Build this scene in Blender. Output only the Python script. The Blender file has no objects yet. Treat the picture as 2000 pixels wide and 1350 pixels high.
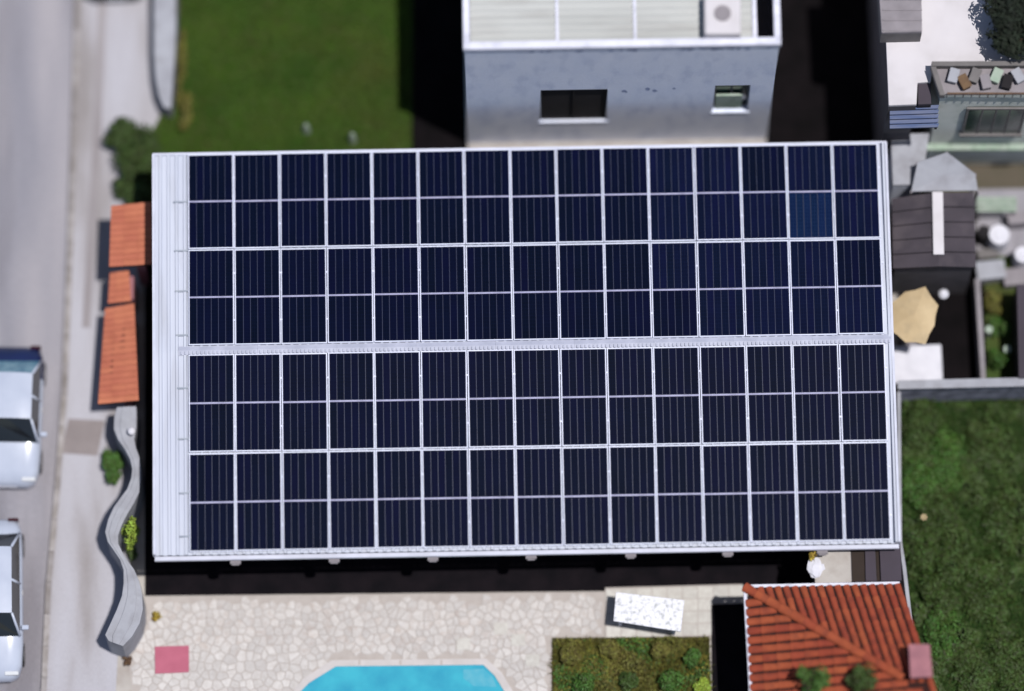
import bpy, math, random
from mathutils import Vector, Matrix
random.seed(7)
R = math.radians
S = bpy.context.scene
COL = S.collection

# ---------------------------------------------------------------- camera, light, exposure
F = 12000.0            # focal length in pixels of the 2000 px wide photograph
TILT = R(15); DIST = 150.0
TGT = Vector((0, 0, 3.50))
cam_d = bpy.data.cameras.new('camera'); cam = bpy.data.objects.new('camera', cam_d); COL.objects.link(cam)
cam.location = TGT + Vector((0, -math.sin(TILT), math.cos(TILT))) * DIST
cam.rotation_euler = (TILT, 0, 0)
cam_d.sensor_width = 36; cam_d.lens = 36 * F / 2000
cam_d.clip_start = 1; cam_d.clip_end = 2000
cam_d.dof.use_dof = True; cam_d.dof.focus_distance = 150.0
cam_d.dof.aperture_fstop = 0.216 / 6.8
S.camera = cam

SUN_EL, SUN_AZ = R(76), R(118)          # azimuth clockwise from north (+Y)
w = bpy.data.worlds.new('World'); S.world = w; w.use_nodes = True
nt = w.node_tree; nt.nodes.clear()
sky = nt.nodes.new('ShaderNodeTexSky'); sky.sky_type = 'NISHITA'; sky.sun_disc = False
sky.sun_elevation = SUN_EL; sky.sun_rotation = SUN_AZ
bg = nt.nodes.new('ShaderNodeBackground'); bg.inputs['Strength'].default_value = 0.068
wo = nt.nodes.new('ShaderNodeOutputWorld')
nt.links.new(sky.outputs[0], bg.inputs[0]); nt.links.new(bg.outputs[0], wo.inputs[0])
sd = bpy.data.lights.new('sun', 'SUN'); sd.energy = 4.2; sd.angle = R(0.5); sd.color = (1.0, 0.965, 0.935)
sun = bpy.data.objects.new('sun', sd); COL.objects.link(sun)
sdir = Vector((math.sin(SUN_AZ) * math.cos(SUN_EL), math.cos(SUN_AZ) * math.cos(SUN_EL), math.sin(SUN_EL)))
sun.rotation_euler = sdir.to_track_quat('Z', 'Y').to_euler(); sun.location = sdir * 60
S.view_settings.view_transform = 'Standard'; S.view_settings.look = 'None'
S.view_settings.exposure = 0.06; S.view_settings.gamma = 1.0
S.view_settings.use_curve_mapping = False
S.render.engine = 'CYCLES'

# ---------------------------------------------------------------- helpers
ct, st = math.cos(TILT), math.sin(TILT)
def P(px, py, z=0.0):
    """world point at height z that the photograph shows at pixel (px, py)"""
    dx = (px - 1000) / F; dy = -(py - 675) / F
    d = Vector((dx, dy * ct + st, dy * st - ct))
    t = (z - cam.location.z) / d.z
    return cam.location + d * t

def tag(o, label=None, cat=None, group=None, kind=None):
    if label: o['label'] = label
    if cat: o['category'] = cat
    if group: o['group'] = group
    if kind: o['kind'] = kind
    return o

class MB:
    def __init__(s): s.v = []; s.f = []; s.m = []
    def add(s, vs, fs, mi=0):
        k = len(s.v); s.v += [tuple(v) for v in vs]
        s.f += [tuple(i + k for i in f) for f in fs]; s.m += [mi] * len(fs); return s
    def box(s, x0, x1, y0, y1, z0, z1, M=None, mi=0):
        vs = [Vector((x, y, z)) for z in (z0, z1) for y in (y0, y1) for x in (x0, x1)]
        if M: vs = [M @ v for v in vs]
        return s.add(vs, [(0, 2, 3, 1), (4, 5, 7, 6), (0, 1, 5, 4), (1, 3, 7, 5), (3, 2, 6, 7), (2, 0, 4, 6)], mi)
    def prism(s, pts, z0, z1, mi=0, cap_bottom=False):
        """pts: xy list (ccw or cw), extruded; top face is an n-gon"""
        n = len(pts)
        a = sum(pts[i][0] * pts[(i + 1) % n][1] - pts[(i + 1) % n][0] * pts[i][1] for i in range(n))
        if a < 0: pts = pts[::-1]
        k = [Vector((p[0], p[1], z0)) for p in pts] + [Vector((p[0], p[1], z1)) for p in pts]
        fs = [tuple(range(n, 2 * n))] + [(i, (i + 1) % n, n + (i + 1) % n, n + i) for i in range(n)]
        if cap_bottom: fs.append(tuple(range(n - 1, -1, -1)))
        return s.add(k, fs, mi)
    def frustum(s, c, r0, r1, z0, z1, n=12, mi=0, cap=True):
        vs = [(c[0] + r * math.cos(2 * math.pi * i / n), c[1] + r * math.sin(2 * math.pi * i / n), z) for r, z in ((r0, z0), (r1, z1)) for i in range(n)]
        fs = [(i, (i + 1) % n, n + (i + 1) % n, n + i) for i in range(n)]
        if cap: fs += [tuple(range(n, 2 * n)), tuple(range(n - 1, -1, -1))]
        return s.add(vs, fs, mi)
    def tube(s, pts, r, n=6, mi=0):
        pts = [Vector(p) for p in pts]; rs = r if isinstance(r, (list, tuple)) else [r] * len(pts)
        vs = []
        for i, p in enumerate(pts):
            d = (pts[min(i + 1, len(pts) - 1)] - pts[max(i - 1, 0)]).normalized()
            a = d.orthogonal().normalized(); b = d.cross(a)
            vs += [p + (a * math.cos(2 * math.pi * j / n) + b * math.sin(2 * math.pi * j / n)) * rs[i] for j in range(n)]
        fs = [(i * n + j, i * n + (j + 1) % n, (i + 1) * n + (j + 1) % n, (i + 1) * n + j) for i in range(len(pts) - 1) for j in range(n)]
        fs += [tuple(range(n - 1, -1, -1)), tuple(range((len(pts) - 1) * n, len(pts) * n))]
        return s.add(vs, fs, mi)
    def mesh(s, name, mats, smooth=False):
        me = bpy.data.meshes.new(name); me.from_pydata(s.v, [], s.f)
        for m in (mats if isinstance(mats, (list, tuple)) else [mats]): me.materials.append(m)
        if any(s.m): me.polygons.foreach_set('material_index', s.m)
        if smooth: me.polygons.foreach_set('use_smooth', [True] * len(me.polygons))
        me.update(); return me
    def build(s, name, mats, parent=None, loc=None, smooth=False, bevel=0):
        o = bpy.data.objects.new(name, s.mesh(name, mats, smooth)); COL.objects.link(o)
        if parent: o.parent = parent
        if loc is not None: o.location = loc
        if bevel:
            b = o.modifiers.new('bevel', 'BEVEL'); b.width = bevel; b.segments = 2; b.limit_method = 'ANGLE'
        return o

def empty(name, loc=(0, 0, 0), rz=0):
    o = bpy.data.objects.new(name, None); COL.objects.link(o); o.location = loc; o.rotation_euler = (0, 0, rz)
    o.empty_display_size = 0.2; return o
def inst(name, me, parent, loc=(0, 0, 0), rot=(0, 0, 0)):
    o = bpy.data.objects.new(name, me); COL.objects.link(o); o.parent = parent; o.location = loc; o.rotation_euler = rot; return o
def kids(o): return [c for c in list(COL.objects) if c.parent == o]
def copy_tree(o, parent=None):
    c = o.copy(); COL.objects.link(c)
    if parent: c.parent = parent
    for ch in list(o.children): copy_tree(ch, c)
    return c
def rel(pts, z, o):
    return [(P(x, y, z) - Vector(o)).to_2d() for x, y in pts]
def pxy(pts, z): return [P(x, y, z).to_2d() for x, y in pts]

def mat(name, c, c2=None, scale=3.0, rough=0.85, bump=0.0, bscale=None, spec=0.3, metal=0.0, island=0.0, objvar=0.0,
        stain=None, stain_scale=1.2, stain_amt=0.5, detail=6, coat=0.0, stretch=None, fine=0.0):
    m = bpy.data.materials.new(name); m.use_nodes = True; n = m.node_tree; N = n.nodes; L = n.links
    b = N['Principled BSDF']; b.inputs['Roughness'].default_value = rough
    b.inputs['Specular IOR Level'].default_value = spec; b.inputs['Metallic'].default_value = metal
    b.inputs['Coat Weight'].default_value = coat
    tc = N.new('ShaderNodeTexCoord'); src = tc.outputs['Object']
    mp = N.new('ShaderNodeMapping'); L.new(src, mp.inputs[0]); src = mp.outputs[0]
    if stretch: mp.inputs['Scale'].default_value = stretch
    if objvar:
        oi = N.new('ShaderNodeObjectInfo'); va = N.new('ShaderNodeVectorMath'); va.operation = 'MULTIPLY'
        L.new(oi.outputs['Random'], va.inputs[0]); va.inputs[1].default_value = (37, 53, 11); L.new(va.outputs[0], mp.inputs['Location'])
    def mix(fac, a, bb):
        x = N.new('ShaderNodeMix'); x.data_type = 'RGBA'
        if isinstance(fac, float): x.inputs[0].default_value = fac
        else: L.new(fac, x.inputs[0])
        for i, v in ((6, a), (7, bb)):
            if isinstance(v, (tuple, list)): x.inputs[i].default_value = (*v, 1)
            else: L.new(v, x.inputs[i])
        return x.outputs[2]
    def noise(sc, d=detail, lo=0.35, hi=0.65):
        t = N.new('ShaderNodeTexNoise'); t.inputs['Scale'].default_value = sc; t.inputs['Detail'].default_value = d
        L.new(src, t.inputs['Vector']); r = N.new('ShaderNodeMapRange'); r.inputs[1].default_value = lo; r.inputs[2].default_value = hi
        L.new(t.outputs['Fac'], r.inputs[0]); return r.outputs[0], t.outputs['Fac']
    f, raw = noise(scale)
    colr = mix(f, c, c2 if c2 else tuple(x * 0.8 for x in c))
    if stain:
        f2, _ = noise(stain_scale, 5, 0.5, 0.68); mm = N.new('ShaderNodeMath'); mm.operation = 'MULTIPLY'
        L.new(f2, mm.inputs[0]); mm.inputs[1].default_value = stain_amt; colr = mix(mm.outputs[0], colr, stain)
    var = None
    if island:
        g = N.new('ShaderNodeNewGeometry'); var = g.outputs['Random Per Island']; amt = island
    if objvar:
        var = oi.outputs['Random']; amt = objvar
    if var:
        r = N.new('ShaderNodeMapRange'); r.inputs[3].default_value = 1 - amt; r.inputs[4].default_value = 1 + amt
        L.new(var, r.inputs[0]); h = N.new('ShaderNodeHueSaturation'); L.new(r.outputs[0], h.inputs['Value']); L.new(colr, h.inputs['Color'])
        rh = N.new('ShaderNodeMapRange'); rh.inputs[3].default_value = 0.5 - amt * 0.05; rh.inputs[4].default_value = 0.5 + amt * 0.05
        L.new(var, rh.inputs[0]); L.new(rh.outputs[0], h.inputs['Hue']); colr = h.outputs[0]
    if fine:
        f3, _ = noise(60, 2, 0.3, 0.7); r = N.new('ShaderNodeMapRange'); r.inputs[3].default_value = 1 - fine; r.inputs[4].default_value = 1 + fine
        L.new(f3, r.inputs[0]); h = N.new('ShaderNodeHueSaturation'); L.new(r.outputs[0], h.inputs['Value']); L.new(colr, h.inputs['Color']); colr = h.outputs[0]
    L.new(colr, b.inputs['Base Color'])
    if bump:
        t = N.new('ShaderNodeTexNoise'); t.inputs['Scale'].default_value = bscale or scale * 4; t.inputs['Detail'].default_value = 8; L.new(src, t.inputs['Vector'])
        bp = N.new('ShaderNodeBump'); bp.inputs['Strength'].default_value = bump; bp.inputs['Distance'].default_value = 0.02
        L.new(t.outputs['Fac'], bp.inputs['Height']); L.new(bp.outputs[0], b.inputs['Normal'])
    return m

M = {}
M['asphalt'] = mat('asphalt', (.215, .212, .245), (.31, .295, .32), .9, bump=.3, bscale=40, stain=(.15, .14, .155), stain_scale=.7, stain_amt=.75, stretch=(1.0, .14, 1), fine=.12)
M['pavement'] = mat('pavement_concrete', (.385, .38, .42), (.31, .295, .31), .9, bump=.2, bscale=30, stain=(.20, .18, .175), stain_scale=.9, stain_amt=.7, stretch=(1, .18, 1), fine=.08)
M['kerb'] = mat('kerb_concrete', (.30, .28, .28), (.2, .18, .17), 3, objvar=.15)
M['ground'] = mat('ground_soil', (.09, .075, .055), (.05, .055, .03), .6, bump=.5)
M['shadeground'] = mat('painted_shade_ground', (.008, .0065, .0075), (.005, .0045, .005), 1.5, rough=1, spec=.03)  # near-black: building shade painted into the ground colour
M['yard'] = mat('yard_concrete', (.40, .375, .35), (.33, .30, .28), 1.6, bump=.2, bscale=25, stain=(.26, .22, .19), stain_scale=2.5, stain_amt=.4, fine=.07)
M['shadestrip'] = mat('painted_shade_strip', (.010, .008, .010), (.006, .0055, .007), 2.0, rough=1, spec=.03)  # near-black: cast shade painted into the ground colour
M['joint'] = mat('paving_mortar', (.36, .325, .305), (.40, .365, .345), 4)
M['stone'] = mat('paving_stone', (.50, .48, .47), (.44, .415, .40), 7, objvar=.09, bump=.3, bscale=30, stain=(.36, .28, .24), stain_scale=5, stain_amt=.4, fine=.1)
M['stone_pale'] = mat('pale_slab', (.50, .49, .46), (.43, .41, .385), 6, objvar=.08, fine=.08)
M['lawn'] = mat('lawn_soil', (.030, .058, .008), (.042, .062, .010), .9, bump=.6, bscale=25, stain=(.05, .042, .012), stain_scale=.5, stain_amt=.5)
M['blade'] = mat('grass_blade', (.032, .082, .008), (.066, .128, .014), .7, rough=.7, island=.35, stain=(.085, .085, .02), stain_scale=.45, stain_amt=.7, spec=.2)
M['blade_dark'] = mat('grass_blade_dark', (.022, .052, .011), (.034, .075, .015), .8, rough=.7, island=.4, spec=.2)
M['leaf'] = mat('leaf', (.035, .080, .014), (.055, .11, .018), 2, rough=.6, island=.5, spec=.3)
M['leaf_dark'] = mat('leaf_dark', (.028, .048, .010), (.042, .070, .014), 2, rough=.6, island=.5, spec=.3)
M['leaf_lime'] = mat('leaf_lime', (.22, .30, .035), (.16, .22, .03), 4, rough=.6, island=.4, spec=.3)
M['leaf_yellow'] = mat('leaf_yellow', (.34, .24, .04), (.22, .17, .03), 5, rough=.7, island=.4)
M['leaf_olive'] = mat('leaf_olive', (.085, .085, .018), (.12, .105, .022), 2, rough=.7, island=.5)
M['leaf_brown'] = mat('leaf_brown', (.12, .07, .04), (.08, .045, .03), 5, rough=.8, island=.4)
M['bark'] = mat('bark', (.07, .05, .035), (.04, .03, .02), 8, bump=.5)
M['roof'] = mat('white_roof_metal', (.47, .50, .585), (.40, .43, .52), .7, rough=.45, spec=.4, stain=(.33, .34, .38), stain_scale=1.8, stain_amt=.45, stretch=(1.6, .25, 1))
M['trim'] = mat('pale_trim_metal', (.52, .54, .65), (.45, .47, .56), 2, rough=.4, spec=.4)
M['ridge'] = mat('ridge_metal', (.40, .42, .52), (.33, .35, .44), 3, rough=.5)
M['alu'] = mat('anodised_aluminium', (.62, .65, .80), (.56, .59, .72), 3, rough=.35, spec=.5, objvar=.06)
M['rail'] = mat('rail_aluminium', (.24, .27, .33), (.30, .33, .38), 3, rough=.4)
M['backsheet'] = mat('panel_backsheet', (.012, .018, .056), (.009, .013, .040), 5, rough=.35, spec=.5)
M['ribbon'] = mat('panel_centre_ribbon', (.34, .34, .50), (.25, .25, .38), 6, rough=.4)
M['wall_dark'] = mat('house_wall', (.10, .09, .10), (.07, .065, .07), 2)
M['white_wall'] = mat('white_painted_wall', (.80, .84, .97), (.74, .79, .94), 1.6, rough=.9, bump=.2, bscale=9, stain=(.42, .48, .68), stain_scale=2.6, stain_amt=.35, fine=.05, stretch=(1, 1, .38))
M['parapet'] = mat('parapet_paint', (.66, .67, .78), (.56, .57, .66), 1.5, stain=(.25, .26, .33), stain_scale=4, stain_amt=.35)
M['roofsheet'] = mat('grey_white_roofing', (.44, .45, .44), (.36, .37, .36), .8, stain=(.29, .28, .27), stain_scale=2, stain_amt=.4, stretch=(.3, 1.6, 1))
M['white'] = mat('white_paint', (.62, .62, .68), (.54, .54, .6), 3)
M['dark'] = mat('dark_interior', (.014, .012, .014), (.010, .009, .011), 3)
M['glass'] = mat('window_glass', (.02, .02, .024), (.012, .012, .016), 2, rough=.08, spec=.6)
M['greenglass'] = mat('green_window_glass', (.035, .07, .06), (.02, .04, .036), 4, rough=.12, spec=.6)
M['frame_grey'] = mat('window_frame', (.16, .15, .15), None, 3)
M['mildew'] = mat('mildew_stain', (.055, .07, .11), (.09, .11, .16), 8)
M['cream'] = mat('cream_green_plaster', (.72, .74, .70), (.62, .65, .60), 1.4, stain=(.36, .42, .38), stain_scale=1.6, stain_amt=.5)
M['whiteroof'] = mat('white_roof_membrane', (.56, .54, .57), (.50, .48, .505), 1.0, stain=(.40, .38, .38), stain_scale=1.0, stain_amt=.3)
M['grey'] = mat('grey_metal', (.25, .23, .25), (.19, .175, .19), 2)
M['blue'] = mat('blue_grey_awning', (.07, .10, .20), (.12, .14, .22), 6, stretch=(.3, 2, 1))
M['fibre'] = mat('dark_fibre_cement', (.062, .052, .064), (.042, .036, .045), 1.2, stain=(.095, .08, .09), stain_scale=1.6, stain_amt=.5)
M['canvas'] = mat('beige_canvas', (.50, .39, .24), (.42, .32, .19), 2, rough=.95, stain=(.33, .27, .18), stain_scale=3, stain_amt=.4)
M['terra'] = mat('terracotta_tile', (.29, .062, .028), (.23, .046, .022), 3, rough=.9, objvar=.10, bump=.3, stain=(.15, .035, .022), stain_scale=3.5, stain_amt=.55)
M['terra_base'] = mat('terracotta_bed', (.030, .009, .007), (.022, .007, .006), 4)
M['orange'] = mat('orange_clay_tile', (.46, .155, .090), (.40, .125, .075), 1.5, rough=.85, stain=(.30, .09, .05), stain_scale=2.5, stain_amt=.35, island=.06)
M['pink'] = mat('pink_plaster', (.34, .15, .17), (.25, .11, .13), 3)
M['pinkmat'] = mat('pink_rubber', (.40, .115, .17), (.36, .10, .15), 3)
M['marble'] = mat('speckled_white_stone', (.68, .69, .74), (.64, .65, .71), 8, rough=.4, stain=(.26, .28, .29), stain_scale=11, stain_amt=.75)
M['wavywall'] = mat('pale_render_wall', (.33, .34, .38), (.27, .275, .31), 1.6, stain=(.18, .175, .19), stain_scale=2.5, stain_amt=.4)
M['water'] = mat('pool_water', (.030, .27, .40), (.045, .36, .47), 1.6, rough=.2, spec=.3, bump=.25, bscale=5)
M['coping'] = mat('pool_coping', (.49, .465, .465), (.44, .415, .41), 3)
M['carwhite'] = mat('white_car_paint', (.42, .46, .56), (.38, .42, .52), 2, rough=.25, coat=.6)
M['carblue'] = mat('dark_blue_car_paint', (.012, .02, .075), (.012, .018, .06), 2, rough=.2, coat=.6)
M['carblack'] = mat('black_car_paint', (.012, .012, .02), None, 2, rough=.25, coat=.5)
M['carglass'] = mat('car_glass', (.012, .014, .018), None, 2, rough=.05, spec=.8)
M['glass_sky'] = mat('rear_glass_sky', (.06, .17, .26), (.16, .30, .38), 4, rough=.1, spec=.8)  # sky reflection put into the glass colour
M['tyre'] = mat('tyre_rubber', (.02, .02, .02), None, 3)
M['rim'] = mat('wheel_rim', (.4, .4, .42), None, 3, metal=.6, rough=.35)
M['lamp_red'] = mat('tail_lamp', (.04, .008, .012), None, 3, rough=.2)
M['lamp_clear'] = mat('head_lamp', (.6, .62, .65), None, 3, rough=.1)
M['palegreen'] = mat('pale_green_paint', (.26, .34, .27), (.33, .38, .33), 4, stain=(.15, .2, .15), stain_scale=5)
M['metaldark'] = mat('dark_metal_strip', (.055, .045, .060), (.045, .037, .048), 1)
M['metalbrown'] = mat('brown_metal_strip', (.028, .019, .015), None, 1)
M['soil'] = mat('bed_soil', (.07, .055, .025), (.045, .05, .015), 3, bump=.6)

def cell_mat(name, c, c2, line):
    m = mat(name, c, c2, 1.3, rough=.25, spec=.07, objvar=.2)
    n = m.node_tree; N = n.nodes; L = n.links; b = N['Principled BSDF']; old = b.inputs['Base Color'].links[0].from_socket
    tc = N.new('ShaderNodeTexCoord'); sp = N.new('ShaderNodeSeparateXYZ'); L.new(tc.outputs['Object'], sp.inputs[0])
    fac = None
    for out, pitch, wd in (('Y', .094, .06), ('X', .0565, .07)):
        a = N.new('ShaderNodeMath'); a.operation = 'DIVIDE'; L.new(sp.outputs[out], a.inputs[0]); a.inputs[1].default_value = pitch
        fr = N.new('ShaderNodeMath'); fr.operation = 'FRACT'; L.new(a.outputs[0], fr.inputs[0])
        lt = N.new('ShaderNodeMath'); lt.operation = 'LESS_THAN'; L.new(fr.outputs[0], lt.inputs[0]); lt.inputs[1].default_value = wd
        if fac is None: fac = lt.outputs[0]
        else:
            mx = N.new('ShaderNodeMath'); mx.operation = 'MAXIMUM'; L.new(fac, mx.inputs[0]); L.new(lt.outputs[0], mx.inputs[1]); fac = mx.outputs[0]
    x = N.new('ShaderNodeMix'); x.data_type = 'RGBA'; L.new(fac, x.inputs[0]); L.new(old, x.inputs[6]); x.inputs[7].default_value = (*line, 1)
    L.new(x.outputs[2], b.inputs['Base Color']); return m
M['cell'] = cell_mat('cell_dark_navy', (.0009, .0025, .0115), (.0012, .0028, .0155), (.0020, .0048, .022))
M['cell_sky_mid'] = cell_mat('cell_sky_navy', (.0016, .0036, .0165), (.0022, .0044, .023), (.004, .008, .032))  # bluer cells: sky reflection painted into the colour
M['cell_sky_blue'] = cell_mat('cell_sky_blue', (.0022, .0085, .038), (.0032, .011, .048), (.012, .025, .08))  # strongest sky reflection, also painted into the cell colour

# ---------------------------------------------------------------- the ground, street and yards
def sheet(name, pts, z, m, kind='structure', z0=None, parent=None):
    mb = MB(); c = P(*pts[0], z); q = rel(pts, z, c)
    mb.prism(q, (z0 - z) if z0 is not None else -0.03, 0)
    o = mb.build(name, m, parent, loc=c)
    if kind: tag(o, kind=kind)
    return o

g = MB(); g.add([(-400, -400, 0), (400, -400, 0), (400, 400, 0), (-400, 400, 0)], [(0, 1, 2, 3)])
tag(g.build('ground', M['ground'], loc=(0, 0, -.16)), kind='structure')

road_edge = [(158, -1500), (160, -60), (150, 250), (142, 500), (132, 760), (118, 950), (100, 1150), (88, 1400), (60, 2600)]
sheet('road', [(-800, -1500)] + road_edge + [(-800, 2600)], -.12, M['asphalt'])
pv = sheet('pavement', road_edge + [(260, 2600), (330, 1500), (330, -1500)], 0, M['pavement'], z0=-.14)
# kerb stones, one by one
def along(pts, step):
    out = []; carry = 0
    for a, b in zip(pts, pts[1:]):
        d = (b - a).length; t = carry
        while t < d: out.append((a + (b - a) * (t / d), (b - a).normalized())); t += step
        carry = t - d
    return out
ke = [P(x, y, 0) for x, y in [(160, -90), (150, 250), (142, 500), (132, 760), (118, 950), (100, 1150), (88, 1420)]]
kme = MB().box(-.07, .07, -.395, .395, -.14, .02).mesh('kerb_stone', M['kerb'])
for p, d in along(ke, .8):
    q = p - pv.location
    inst('kerb_stone', kme, pv, (q.x - .07, q.y, random.uniform(-.004, .004)), (0, 0, math.atan2(d.y, d.x) - math.pi / 2 + random.uniform(-.01, .01)))
# driveway crossing in front of the gate, a flatter darker slab
tag(sheet('driveway', [(134, 818), (205, 822), (190, 890), (118, 885)], .012, mat('driveway_concrete', (.245, .215, .215), (.20, .175, .175), 1.2, fine=.1)), kind='structure')
tag(sheet('gutter_strip', [(196, -60), (210, -60), (196, 300), (176, 640), (160, 640), (180, 300)], .006, mat('worn_strip', (.225, .205, .215), (.28, .26, .27), 1.0, stretch=(1, .3, 1))), kind='structure')

sheet('yard', [(262, 380), (1762, 380), (1762, 1060), (1790, 1300), (1800, 1800), (200, 1800), (232, 1250), (250, 1150), (262, 900)], .014, M['yard'])
sheet('eave_shade', [(282, 480), (1700, 440), (1740, 1150), (1640, 1150), (283, 1164)], .022, M['shadestrip'])  # dark sheet painting in the shade under the eaves
sheet('outbuilding_shade', [(1389, 1181), (1480, 1178), (1500, 1600), (1395, 1600)], .062, M['shadestrip'])  # dark sheet painting in the tiled outbuilding's cast shadow
sheet('alley', [(806, -600), (907, -600), (914, 285), (914, 520), (806, 520)], .012, M['shadeground'])  # left alley, the building's shade put into its colour
sheet('alley', [(1512, -600), (1760, -600), (1760, 520), (1496, 520), (1496, 285)], .012, M['shadeground'])  # right alley, its shade likewise painted into the colour
sheet('bounce_ground', [(914, 230), (1496, 230), (1496, 520), (914, 520)], .010, M['yard'])  # unseen pale ground, added to bounce light onto the white wall

# ---------------------------------------------------------------- foliage
def leaf_cloud(mb, c, rx, ry, rz, n, size, clumps=14, seed=0, mi=0, flat=0.0):
    rr = random.Random(seed)
    cl = []
    for _ in range(clumps):
        while True:
            v = Vector((rr.uniform(-1, 1), rr.uniform(-1, 1), rr.uniform(-.8, 1)))
            if v.length < 1: break
        v = v * .78
        cl.append((Vector((v.x * rx, v.y * ry, v.z * rz)), rr.uniform(.28, .5)))
    for _ in range(n):
        q, k = rr.choice(cl)
        d = Vector((rr.gauss(0, 1), rr.gauss(0, 1), rr.gauss(0, 1))).normalized() * (rr.random() ** .45)
        p = Vector(c) + q + Vector((d.x * rx * k, d.y * ry * k, d.z * rz * k))
        if p.z < .01: p.z = .01 + rr.random() * .05
        nrm = (d + Vector((rr.uniform(-.7, .7), rr.uniform(-.7, .7), .6 + flat))).normalized()
        a = nrm.orthogonal().normalized(); a.rotate(Matrix.Rotation(rr.uniform(0, 6.28), 3, nrm)); b = nrm.cross(a)
        s = size * rr.uniform(.6, 1.3)
        mb.add([p - a * s, p + b * s * .42 + nrm * s * .12, p + a * s, p - b * s * .42 + nrm * s * .12], [(0, 1, 2, 3)], mi)

def bush(px, py, r, h, leaf, label, group=None, n=900, size=.055, ry=None, name='shrub', cat='shrub', seed=None, clumps=12, zb=0.0):
    base = P(px, py, zb + h * .5); base.z = zb
    t = empty(name, base); tag(t, label, cat, group)
    sd_ = seed if seed is not None else int(px * 7 + py)
    mb = MB(); leaf_cloud(mb, (0, 0, h * .55), r, ry or r, h * .5, n, size, clumps, sd_)
    mb.build('foliage', leaf, t)
    sm = MB(); rr = random.Random(sd_)
    for k in range(4):
        a = rr.uniform(0, 6.28); sm.tube([(0, 0, 0), (math.cos(a) * r * .25, math.sin(a) * r * .25, h * .3), (math.cos(a) * r * .5, math.sin(a) * r * .5, h * .65)], [.02, .015, .007], 5)
    sm.build('stem', M['bark'], t)
    return t
def tree(px, py, zc, r, h, leaf, label, n=2200, size=.07, seed=1, group=None, lean=(0, 0)):
    c = P(px, py, zc); b = Vector((c.x + lean[0], c.y + lean[1], 0))
    t = empty('small_tree', b); tag(t, label, 'tree', group)
    rr = random.Random(seed); cr = Vector((c.x - b.x, c.y - b.y, zc))
    tk = MB(); mid = cr * .45
    tk.tube([(0, 0, 0), mid, (cr.x, cr.y, zc)], [.09, .065, .03], 7); tk.build('trunk', M['bark'], t)
    lm = MB()
    for k in range(6):
        a = k * 1.05 + rr.random(); q = mid.lerp(cr, rr.uniform(.3, .9))
        lm.tube([q, cr + Vector((math.cos(a) * r * .5, math.sin(a) * r * .5, rr.uniform(-.1, .4) * h)), cr + Vector((math.cos(a) * r * .8, math.sin(a) * r * .8, rr.uniform(0, .5) * h))], [.03, .018, .008], 5)
    lm.build('limb', M['bark'], t)
    mb = MB(); leaf_cloud(mb, tuple(cr), r, r, h, n, size, 18, seed); mb.build('crown', leaf, t)
    return t

def inside(x, y, poly):
    c = False; n = len(poly)
    for i in range(n):
        a, b = poly[i], poly[(i + 1) % n]
        if (a[1] > y) != (b[1] > y) and x < (b[0] - a[0]) * (y - a[1]) / (b[1] - a[1]) + a[0]: c = not c
    return c
def grass(pts, n, m, hmin, hmax, seed, z=.02):
    rr = random.Random(seed); q = [tuple(v) for v in pxy(pts, z)]
    x0, x1 = min(p[0] for p in q), max(p[0] for p in q); y0, y1 = min(p[1] for p in q), max(p[1] for p in q)
    mb = MB()
    while n > 0:
        x, y = rr.uniform(x0, x1), rr.uniform(y0, y1)
        if not inside(x, y, q): continue
        n -= 1; a = rr.uniform(0, 6.28); h = rr.uniform(hmin, hmax); wd = rr.uniform(.008, .02); l = rr.uniform(.3, 1.4) * h; c, s = math.cos(a), math.sin(a)
        b = rr.uniform(0, 6.28); lx, ly = math.cos(b) * l, math.sin(b) * l
        mb.add([(x - c * wd, y - s * wd, z), (x + c * wd, y + s * wd, z), (x + lx * .6 + c * wd * .7, y + ly * .6 + s * wd * .7, z + h * .8), (x + lx, y + ly, z + h)], [(0, 1, 2), (0, 2, 3)])
    o = mb.build('grass', m); tag(o, kind='stuff'); return o

lawn_nw = [(335, -300), (808, -300), (803, 420), (285, 420), (280, 290), (318, 215), (345, 180), (352, 0)]
sheet('lawn', lawn_nw, .02, M['lawn'])
grass([(352, -60), (806, -60), (803, 400), (290, 400), (284, 290), (322, 220), (352, 180)], 60000, M['blade'], .03, .09, 3)
lawn_e = [(1756, 745), (2300, 735), (2300, 1800), (1812, 1800), (1790, 1290), (1768, 1120), (1756, 1060)]
sheet('lawn', lawn_e, .03, M['lawn'])
grass([(1756, 760), (2060, 760), (2060, 1400), (1800, 1400), (1785, 1290), (1765, 1120), (1756, 1060)], 42000, M['blade_dark'], .04, .14, 4, .03)

# ---------------------------------------------------------------- crazy paving of the patio
def clip(poly, nx, ny, d):
    out = []
    for i in range(len(poly)):
        a, b = poly[i], poly[(i + 1) % len(poly)]
        da, db = a[0] * nx + a[1] * ny - d, b[0] * nx + b[1] * ny - d
        if da <= 0: out.append(a)
        if da * db < 0: t = da / (da - db); out.append((a[0] + (b[0] - a[0]) * t, a[1] + (b[1] - a[1]) * t))
    return out
patio_px = [(283, 1166), (900, 1160), (1180, 1156), (1180, 1243), (1078, 1245), (1076, 1420), (1076, 1640), (255, 1640), (262, 1400), (250, 1280), (288, 1200)]
pat = sheet('patio', patio_px, .030, M['joint'])
org = pat.location.copy()
pq = [tuple(v) for v in pxy(patio_px, .03)]
rr = random.Random(11)
step = .215; pts = {}
x0, x1 = min(p[0] for p in pq) - .5, max(p[0] for p in pq) + .5; y0, y1 = min(p[1] for p in pq) - .5, max(p[1] for p in pq) + .5
nx_, ny_ = int((x1 - x0) / step), int((y1 - y0) / step)
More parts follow.
